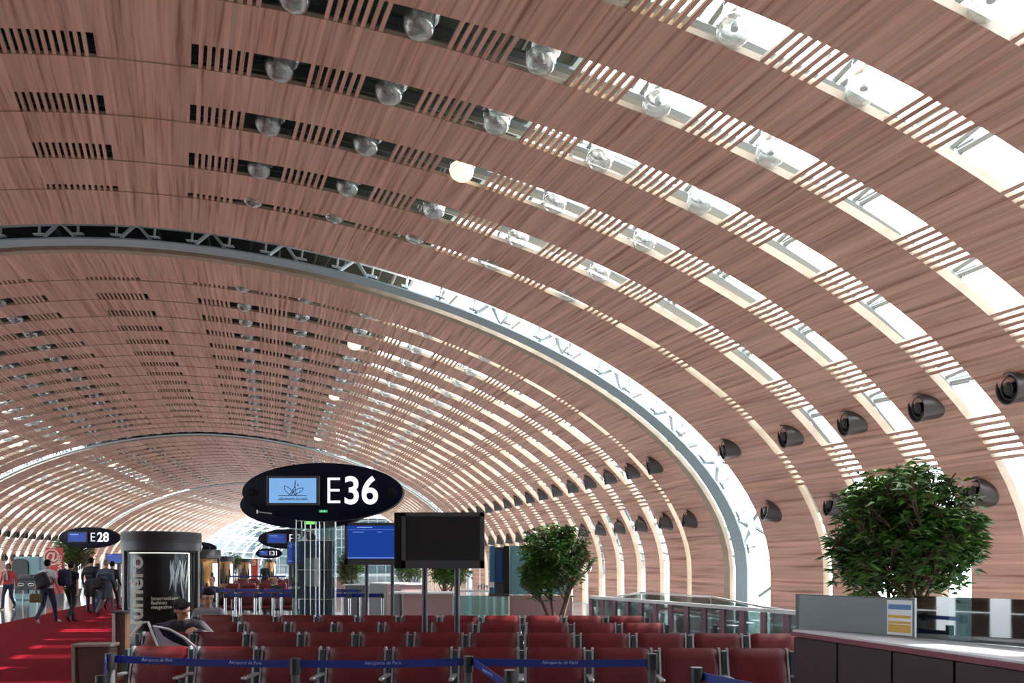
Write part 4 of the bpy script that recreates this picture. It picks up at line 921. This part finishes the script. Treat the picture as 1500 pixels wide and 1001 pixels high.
# ---------------------------------------------------------------- people: capsules fused by voxel remesh into one continuous body
def fuse(prims, voxel, name, mats, parent, smooth=2):
    """prims: (p0, r0, p1, r1, material) tapered capsules or ('e', centre, radii, material) ellipsoids"""
    mb = MB()
    for p in prims:
        if p[0] == 'e': mb.ell(p[1], p[2], 14, 10, p[4] if len(p) > 4 else None)
        else:
            a, ra_, b, rb_ = Vector(p[0]), p[1], Vector(p[2]), p[3]; d = (b-a).normalized() if (b-a).length > 1e-6 else Vector((0, 0, 1)); pts = []; rr = []
            for k in (-.98, -.75, -.4, 0): pts.append(a+d*ra_*k); rr.append(ra_*math.sqrt(max(0, 1-k*k)))
            for k in (0, .4, .75, .98): pts.append(b+d*rb_*k); rr.append(rb_*math.sqrt(max(0, 1-k*k)))
            mb.tube(pts, rr, 12)
    me = bpy.data.meshes.new('fuse'); me.from_pydata([tuple(v) for v in mb.v], [], mb.f); o = bpy.data.objects.new('fuse', me); col.objects.link(o)
    md = o.modifiers.new('r', 'REMESH'); md.mode = 'VOXEL'; md.voxel_size = voxel
    sm = o.modifiers.new('s', 'SMOOTH'); sm.factor = .5; sm.iterations = smooth
    dg = bpy.context.evaluated_depsgraph_get(); out = bpy.data.meshes.new_from_object(o.evaluated_get(dg)); bpy.data.objects.remove(o, do_unlink=True)
    out.name = name
    out.materials.clear()
    for m in mats: out.materials.append(M[m])
    n = len(out.polygons); cc = np.empty(n*3); out.polygons.foreach_get('center', cc); cc = cc.reshape(-1, 3); best = np.full(n, 1e9); idx = np.zeros(n, int)
    for p in prims:
        if p[0] == 'e':
            c = np.array(p[1]); r = np.array(p[2]); q = cc-c
            if len(p) > 4: q = q @ np.array(p[4].to_3x3())
            d = (np.linalg.norm(q/r, axis=1)-1)*r.min(); mi = mats.index(p[3])
        else:
            a = np.array(p[0], float); b = np.array(p[2], float); ab = b-a; t = np.clip(((cc-a) @ ab)/max(ab @ ab, 1e-9), 0, 1)
            d = np.linalg.norm(cc-(a+t[:, None]*ab), axis=1)-(p[1]+(p[3]-p[1])*t); mi = mats.index(p[4])
        k = d < best; best[k] = d[k]; idx[k] = mi
    out.polygons.foreach_set('material_index', idx); out.polygons.foreach_set('use_smooth', [True]*n); out.update()
    ob = bpy.data.objects.new(name, out); col.objects.link(ob)
    if parent: ob.parent = parent
    return ob
def hand_prims(w, d, side, palm_n, skin, curl=.5, scale=1.0):
    """w wrist, d forearm direction, palm_n palm normal (fingers curl towards it)"""
    w = Vector(w); d = Vector(d).normalized(); pn = Vector(palm_n); pn = (pn-d*pn.dot(d)).normalized(); sd = d.cross(pn)*side; s = scale; out = []
    out.append((w, .026*s, w+d*.05*s, .030*s, skin))
    for k, (o, L) in enumerate(((-.030, .072), (-.010, .080), (.010, .075), (.028, .058))):
        b = w+d*.075*s+sd*o*s; out.append((w+d*.02*s+sd*o*.7*s, .016*s, b, .0125*s, skin))
        c = curl*(.9+.12*k); d1 = (d*math.cos(c)+pn*math.sin(c)).normalized(); p1 = b+d1*L*.5*s; d2_ = (d*math.cos(2*c)+pn*math.sin(2*c)).normalized(); p2 = p1+d2_*L*.5*s
        out.append((b, .0105*s, p1, .0095*s, skin)); out.append((p1, .0095*s, p2, .0082*s, skin))
    tb = w+d*.022*s-sd*.024*s; t1 = tb+(d*.7-sd*.6+pn*.35).normalized()*.038*s; t2 = t1+(d*.9-sd*.15+pn*.4).normalized()*.030*s
    out += [(tb, .013*s, t1, .0115*s, skin), (t1, .0115*s, t2, .009*s, skin)]
    return out
def head(parent, c, tilt, skin, hair, hairlen=0, detail=True, voxel=.007, glasses=False):
    """c: centre of the skull; face looks along local -Y; tilt: rotation matrix"""
    h = empty('head_anchor'); bpy.data.objects.remove(h, do_unlink=True)
    T = Matrix.Translation(Vector(c)) @ tilt.to_4x4()
    def t(p): return tuple(T @ Vector(p))
    R4 = tilt.to_4x4()
    hp = []
    hp.append(('e', t((0, .022, .034)), (.080, .090, .082), hair, R4))
    hp.append(('e', t((0, .030, .0)), (.079, .080, .088), hair, R4))
    if hairlen: hp += [('e', t((0, .052, -.06)), (.072, .045, .10+hairlen*.3), hair, R4), (t((-.07, .02, .0)), .024, t((-.068, .03, -.09-hairlen)), .02, hair), (t((.07, .02, 0)), .024, t((.068, .03, -.09-hairlen)), .02, hair)]
    if detail:
        for k in range(7): a = -1.1+k*.36; hp.append((t((.06*math.sin(a), -.05*math.cos(a*.6), .090)), .020, t((.068*math.sin(a), -.072*math.cos(a*.7), .072)), .012, hair))
    prims = [('e', t((0, 0, .02)), (.074, .092, .088), skin, R4), ('e', t((0, -.022, -.045)), (.054, .062, .060), skin, R4), ('e', t((0, -.055, -.088)), (.026, .024, .020), skin, R4),
             (t((0, -.088, .012)), .009, t((0, -.108, -.026)), .0135, skin), ('e', t((-.077, .008, -.008)), (.010, .020, .030), skin, R4), ('e', t((.077, .008, -.008)), (.010, .020, .030), skin, R4),
             (t((-.045, -.078, .022)), .010, t((.045, -.078, .022)), .010, skin), (t((-.016, -.085, -.058)), .0085, t((.016, -.085, -.058)), .0085, skin)]
    return prims, hp, t, R4
def person(kind, loc, face, H, col_, label, bag=None, sex='m', hairlen=0, phase=1, vox=.016, near=False, hairm='hair', head_tilt=(0, 0, 0), lean=0.0, arms=None, shortsleeve=False, coat=False, hold=None, nz=1.04, nx=0):
    """kind: walk, stand or sit. Local frame: faces -Y, feet (or floor under the seat) at the origin."""
    sk, sh, tr, so = col_; e = empty('person', loc, face, label, 'person'); k = H/1.75
    wd = 1.0 if sex == 'm' else .88
    def V3(x, y, z): return Vector((x*k, y*k, z*k))
    pr_ = []
    if kind == 'sit':
        hip = V3(0, .0, .50); L = Vector((0, lean, 0)); chest = V3(0, -.0+lean*.5, .86); neck = V3(nx, -.02+lean, nz)
        for sd in (-1, 1):
            hj = V3(.09*sd, 0, .50); kn = V3(.13*sd, -.44, .50); an = V3(.12*sd, -.40, .09); to = V3(.13*sd, -.56, .04)
            pr_ += [(hj, .085*k, kn, .060*k, tr), (kn, .058*k, an, .042*k, tr), (an, .042*k, to, .034*k, so)]
    else:
        s1 = .0 if kind == 'stand' else .20*phase
        hip = V3(0, 0, .93); chest = V3(0, -.015, 1.28); neck = V3(0, -.02, 1.47)
        for sd in (-1, 1):
            sw = s1*sd; hj = V3(.085*sd, 0, .92)
            if kind == 'stand' or sw < 0 or abs(sw) < .01: kn = V3(.09*sd, -.03+sw*.9*(-1)*-1 if False else sw*-.55-.02 if False else -abs(sw)*.75-.01, .50); an = V3(.085*sd, -abs(sw)*1.15+.0, .085)
            else: kn = V3(.09*sd, .02, .50); an = V3(.085*sd, .30*abs(sw)/.2, .17)
            fd = -.17 if not (sw > 0 and kind == 'walk') else -.10
            to = an+V3(0.01*sd, fd, -.05 if fd < -.12 else -.12)
            pr_ += [(hj, .088*k, kn, .060*k, tr), (kn, .058*k, an, .046*k, tr), (an, .042*k, to, .032*k, so)]
    up = (neck-hip); 
    def tor(t, x=0, y=0): p = hip+up*t; return Vector((p.x+x*k, p.y+y*k, p.z))
    pr_ += [(tor(.0, -.07), .095*k, tor(0, .07), .095*k, tr), (tor(.12, -.065*wd), .10*k, tor(.12, .065*wd), .10*k, sh), (tor(.40, -.07*wd), .098*k, tor(.40, .07*wd), .098*k, sh), (tor(.68, -.09*wd), .105*k, tor(.68, .09*wd), .105*k, sh), (tor(.86, -.115*wd), .068*k, tor(.86, .115*wd), .068*k, sh),
            (tor(.86, -.11*wd), .065*k, tor(.86, -.165*wd), .055*k, sh), (tor(.86, .11*wd), .065*k, tor(.86, .165*wd), .055*k, sh), (tor(.90), .075*k, tor(.97), .055*k, sh), (tor(.96), .052*k, neck+V3(0, -.015, .07), .050*k, sk)]
    if coat: pr_ += [(tor(.0, -.08), .11*k, V3(-.08, 0, .62), .12*k, sh), (tor(.0, .08), .11*k, V3(.08, 0, .62), .12*k, sh)]
    for sd in (-1, 1):
        shd = tor(.85, .175*wd*sd)
        if arms and sd in arms: el, wr, pn = [Vector(v)*k for v in arms[sd]]
        elif kind == 'sit': el = V3(.24*sd, .0, .70); wr = V3(.10*sd, -.24, .64); pn = V3(0, 0, -1)
        else:
            sw = -s1*sd; el = V3(.235*sd, .05-sw*.15, 1.15); wr = V3(.245*sd, -.02-sw*.5, .90); pn = V3(-sd, 0, 0)
        fr = sk if shortsleeve else sh; me_ = shd.lerp(el, .55)
        if shortsleeve: pr_ += [(shd, .058*k, me_, .052*k, sh), (me_, .040*k, el, .036*k, sk)]
        else: pr_ += [(shd, .058*k, el, .043*k, sh)]
        pr_ += [(el, .039*k, wr, .028*k, fr)]
        pr_ += hand_prims(wr, wr-el, sd, pn, sk, .55, 1.05*k)
    tl = Matrix.Rotation(head_tilt[2], 3, 'Z') @ Matrix.Rotation(head_tilt[1], 3, 'Y') @ Matrix.Rotation(head_tilt[0], 3, 'X')
    hc = neck+V3(0, -.015, .05)+tl @ V3(0, 0, .115)
    hp_, hh, t, R4 = head(e, hc, tl, sk, hairm, hairlen, near)
    pr_ += [(neck+V3(0, -.012, .02), .050*k, hc-tl @ V3(0, -.01, .05), .052*k, sk)]+hp_
    mats = []
    for m in (sk, sh, tr, so): 
        if m not in mats: mats.append(m)
    body = fuse(pr_, vox, 'body', mats, e)
    fuse(hh, .010 if near else .014, 'hair', [hairm], e, 1)
    for sd in (-1, 1):
        m_ = MB(); m_.ell(t((.030*sd, -.083, .006)), (.010, .005, .005), 8, 6, R4); m_.build('eye', 'hair', body)
        if near: m_ = MB(); m_.tube([t((.016*sd, -.092, .026)), t((.032*sd, -.093, .031)), t((.050*sd, -.080, .026))], .0035, 5); m_.build('eyebrow', 'hair', body)
    m_ = MB(); m_.tube([t((-.022, -.090, -.058)), t((0, -.096, -.0575)), t((.022, -.090, -.058))], [.003, .0055, .003], 6); m_.build('mouth', 'lip', body)
    e['_k'] = k
    return e
def backpack(p, face, w, h, d, m, label, strap=True):
    e = empty('backpack', p, face, label, 'bag')
    m_ = MB(); m_.box((-w/2, 0, 0), (w/2, d, h), bev=.05); m_.build('body', m, e)
    m_ = MB(); m_.box((-w*.38, d, h*.1), (w*.38, d+.05, h*.5), bev=.02); m_.build('pocket', m, e)
    for sd in (-1, 1): m_ = MB(); m_.tube([(sd*w*.3, .01, h*.95), (sd*w*.34, -.10, h*1.0), (sd*w*.36, -.22, h*.75), (sd*w*.38, -.14, h*.25), (sd*w*.36, 0, h*.1)], .014, 6); m_.build('strap', 'black', e)
    return e
Yp = 18.9
person('walk', (X_(240, Yp), Yp, 0), PI, 1.76, ('skin', 'cloth_white', 'cloth_navy', 'shoe_white'), 'walking person in pale t-shirt and dark jeans with shoulder bag, seen from behind', phase=1, shortsleeve=True)
b_ = backpack((X_(246, Yp)-.02, Yp-.37, .98), R(0), .32, .42, .18, 'cloth_black', 'black shoulder bag slung on the back of the person in the pale t-shirt'); b_.rotation_euler = (0, R(24), PI)
b_.location = (X_(249, Yp)+.10, Yp-.14, 1.02)
def hbag(x, y, z, label):
    e = empty('handbag', (x, y, z), R(20), label, 'bag'); m_ = MB(); m_.box((-.15, -.06, -.34), (.15, .06, -.10), bev=.03); m_.build('body', 'bag_brown', e)
    m_ = MB(); m_.tube([(-.1, 0, -.11), (-.06, 0, -.0), (.06, 0, .0), (.1, 0, -.11)], .01, 6); m_.build('handle', 'bag_brown', e)
Yp = 19.0; person('walk', (X_(104, Yp), Yp, 0), PI, 1.70, ('skin', 'cloth_black', 'cloth_black', 'cloth_black'), 'walking person all in black with short sleeves and navy backpack, seen from behind', phase=-1, shortsleeve=True)
backpack((X_(102, Yp), Yp-.13, 1.02), PI, .34, .46, .16, 'cloth_navy', 'navy backpack worn by the walker all in black')
for o in bpy.data.objects:
    if o.get('label', '').startswith('walking person in pale'): o.location.x = X_(69, 18.6); o.location.y = 18.6; 
    if o.get('label', '').startswith('black shoulder bag'): o.location = (X_(73, 18.6)+.05, 18.6-.16, .98)
hbag(X_(53, 18.5), 18.5, .92, 'small brown handbag carried by the person in the pale t-shirt')
Yp = 22.5; person('stand', (X_(133, Yp), Yp, 0), PI, 1.86, ('skin_dark', 'cloth_black', 'cloth_navy', 'cloth_black'), 'tall broad person in black jacket standing on the carpet, back to viewer', coat=True)
Yp = 21.3; person('walk', (X_(155, Yp), Yp, 0), PI, 1.78, ('skin', 'cloth_slate', 'trouser_grey', 'cloth_black'), 'walking person in slate blue jacket and grey trousers, one heel lifted', phase=1, coat=True, hairm='hair_grey')
b_ = backpack((X_(148, Yp), Yp-.12, .85), PI, .30, .36, .10, 'cloth_black', 'dark messenger bag on the back of the person in slate blue'); b_.rotation_euler = (0, R(12), PI)
Yp = 23.5; person('walk', (X_(147, Yp)-.1, Yp, 0), PI, 1.66, ('skin', 'cloth_red', 'denim', 'cloth_black'), 'shorter person in dark red half hidden behind the slate blue walker', sex='f', phase=-1, hairm='hair_brown')
Yp = 24; person('walk', (X_(164, Yp), Yp, 0), PI, 1.74, ('skin', 'cloth_black', 'cloth_black', 'cloth_black'), 'person in dark clothes just right of the slate blue walker', phase=1)
Yp = 24.5; person('walk', (X_(12, Yp), Yp, 0), R(12), 1.66, ('skin_dark', 'cloth_red', 'denim', 'cloth_black'), 'person in coral red top, scarf and jeans walking towards the viewer', sex='f', hairlen=.1, phase=1)
m_ = MB(); m_.lathe([(.075, -.03), (.10, 0), (.08, .04), (.06, .06)], 16); sc_ = m_.build('scarf', 'scarf', None, (X_(12, 24.5), 24.5, 1.40)); tag(sc_, 'pale beige scarf round the neck of the person in coral red', 'scarf')
for s_ in (-1, 1): m_ = MB(); m_.tube([(.0, -.09, -.01), (.05*s_, -.14, -.15), (.06*s_, -.14, -.34)], [.03, .035, .03], 8); m_.build('scarf_end', 'scarf', sc_)

# seated people
Ym = 8.25
person('sit', (X_(289, Ym), Ym, .0), R(10), 1.72, ('skin', 'suit', 'trouser_grey', 'black'), 'person asleep in a dark suit, leaning forward over the seats with head bowed', vox=.011, near=True, lean=-.34, nz=.99, nx=-.07,
       head_tilt=(R(40), R(-22), R(40)), arms={1: ((.30, -.50, .80), (.20, -.84, .90), (0, -.5, -1)), -1: ((-.30, -.34, .72), (-.16, -.52, .66), (0, 0, -1))})
Yg = 10.25
person('sit', (X_(309, Yg), Yg, .0), R(4), 1.66, ('skin', 'cloth_grey', 'cloth_black', 'black'), 'seated person in grey shirt looking down at something in both hands', vox=.011, near=True, sex='m', lean=-.10,
       head_tilt=(R(26), R(0), R(30)), arms={1: ((.27, -.14, .70), (.07, -.30, .72), (0, -.2, -1)), -1: ((-.27, -.14, .70), (-.07, -.30, .72), (0, -.2, -1))})
e = empty('camera_bag', (X_(312, 9.88), 9.88, .585), 0, 'small black bag on the lap of the person in grey shirt', 'bag'); m_ = MB(); m_.box((-.14, -.07, 0), (.14, .07, .12), bev=.025); m_.build('body', 'black', e); m_ = MB(); m_.box((-.03, -.078, .05), (.03, -.070, .07)); m_.build('buckle', 'chrome', e)
Yq = 19.2; person('sit', (X_(311, Yq), Yq, 0), 0, 1.70, ('skin', 'suit', 'trouser_grey', 'black'), 'small seated figure in dark clothes right of the second advertising column', vox=.018)
Yq = 25.5; person('stand', (X_(388, 36), 36, 0), 0, 1.72, ('skin', 'cloth_black', 'cloth_black', 'black'), 'distant standing figure in black under the E31 sign')
Yq = 20.6; person('sit', (X_(405, Yq), Yq, 0), R(-20), 1.68, ('skin', 'cloth_black', 'denim', 'black'), 'seated figure with dark hair left of the glass mast', vox=.018, hairm='hair')
person('sit', (X_(431, Yq), Yq+.05, 0), R(25), 1.62, ('skin', 'cloth_white', 'denim', 'black'), 'seated figure in pale top leaning towards its dark-haired neighbour', vox=.018, sex='f', hairm='hair_brown', hairlen=.06)
e = None
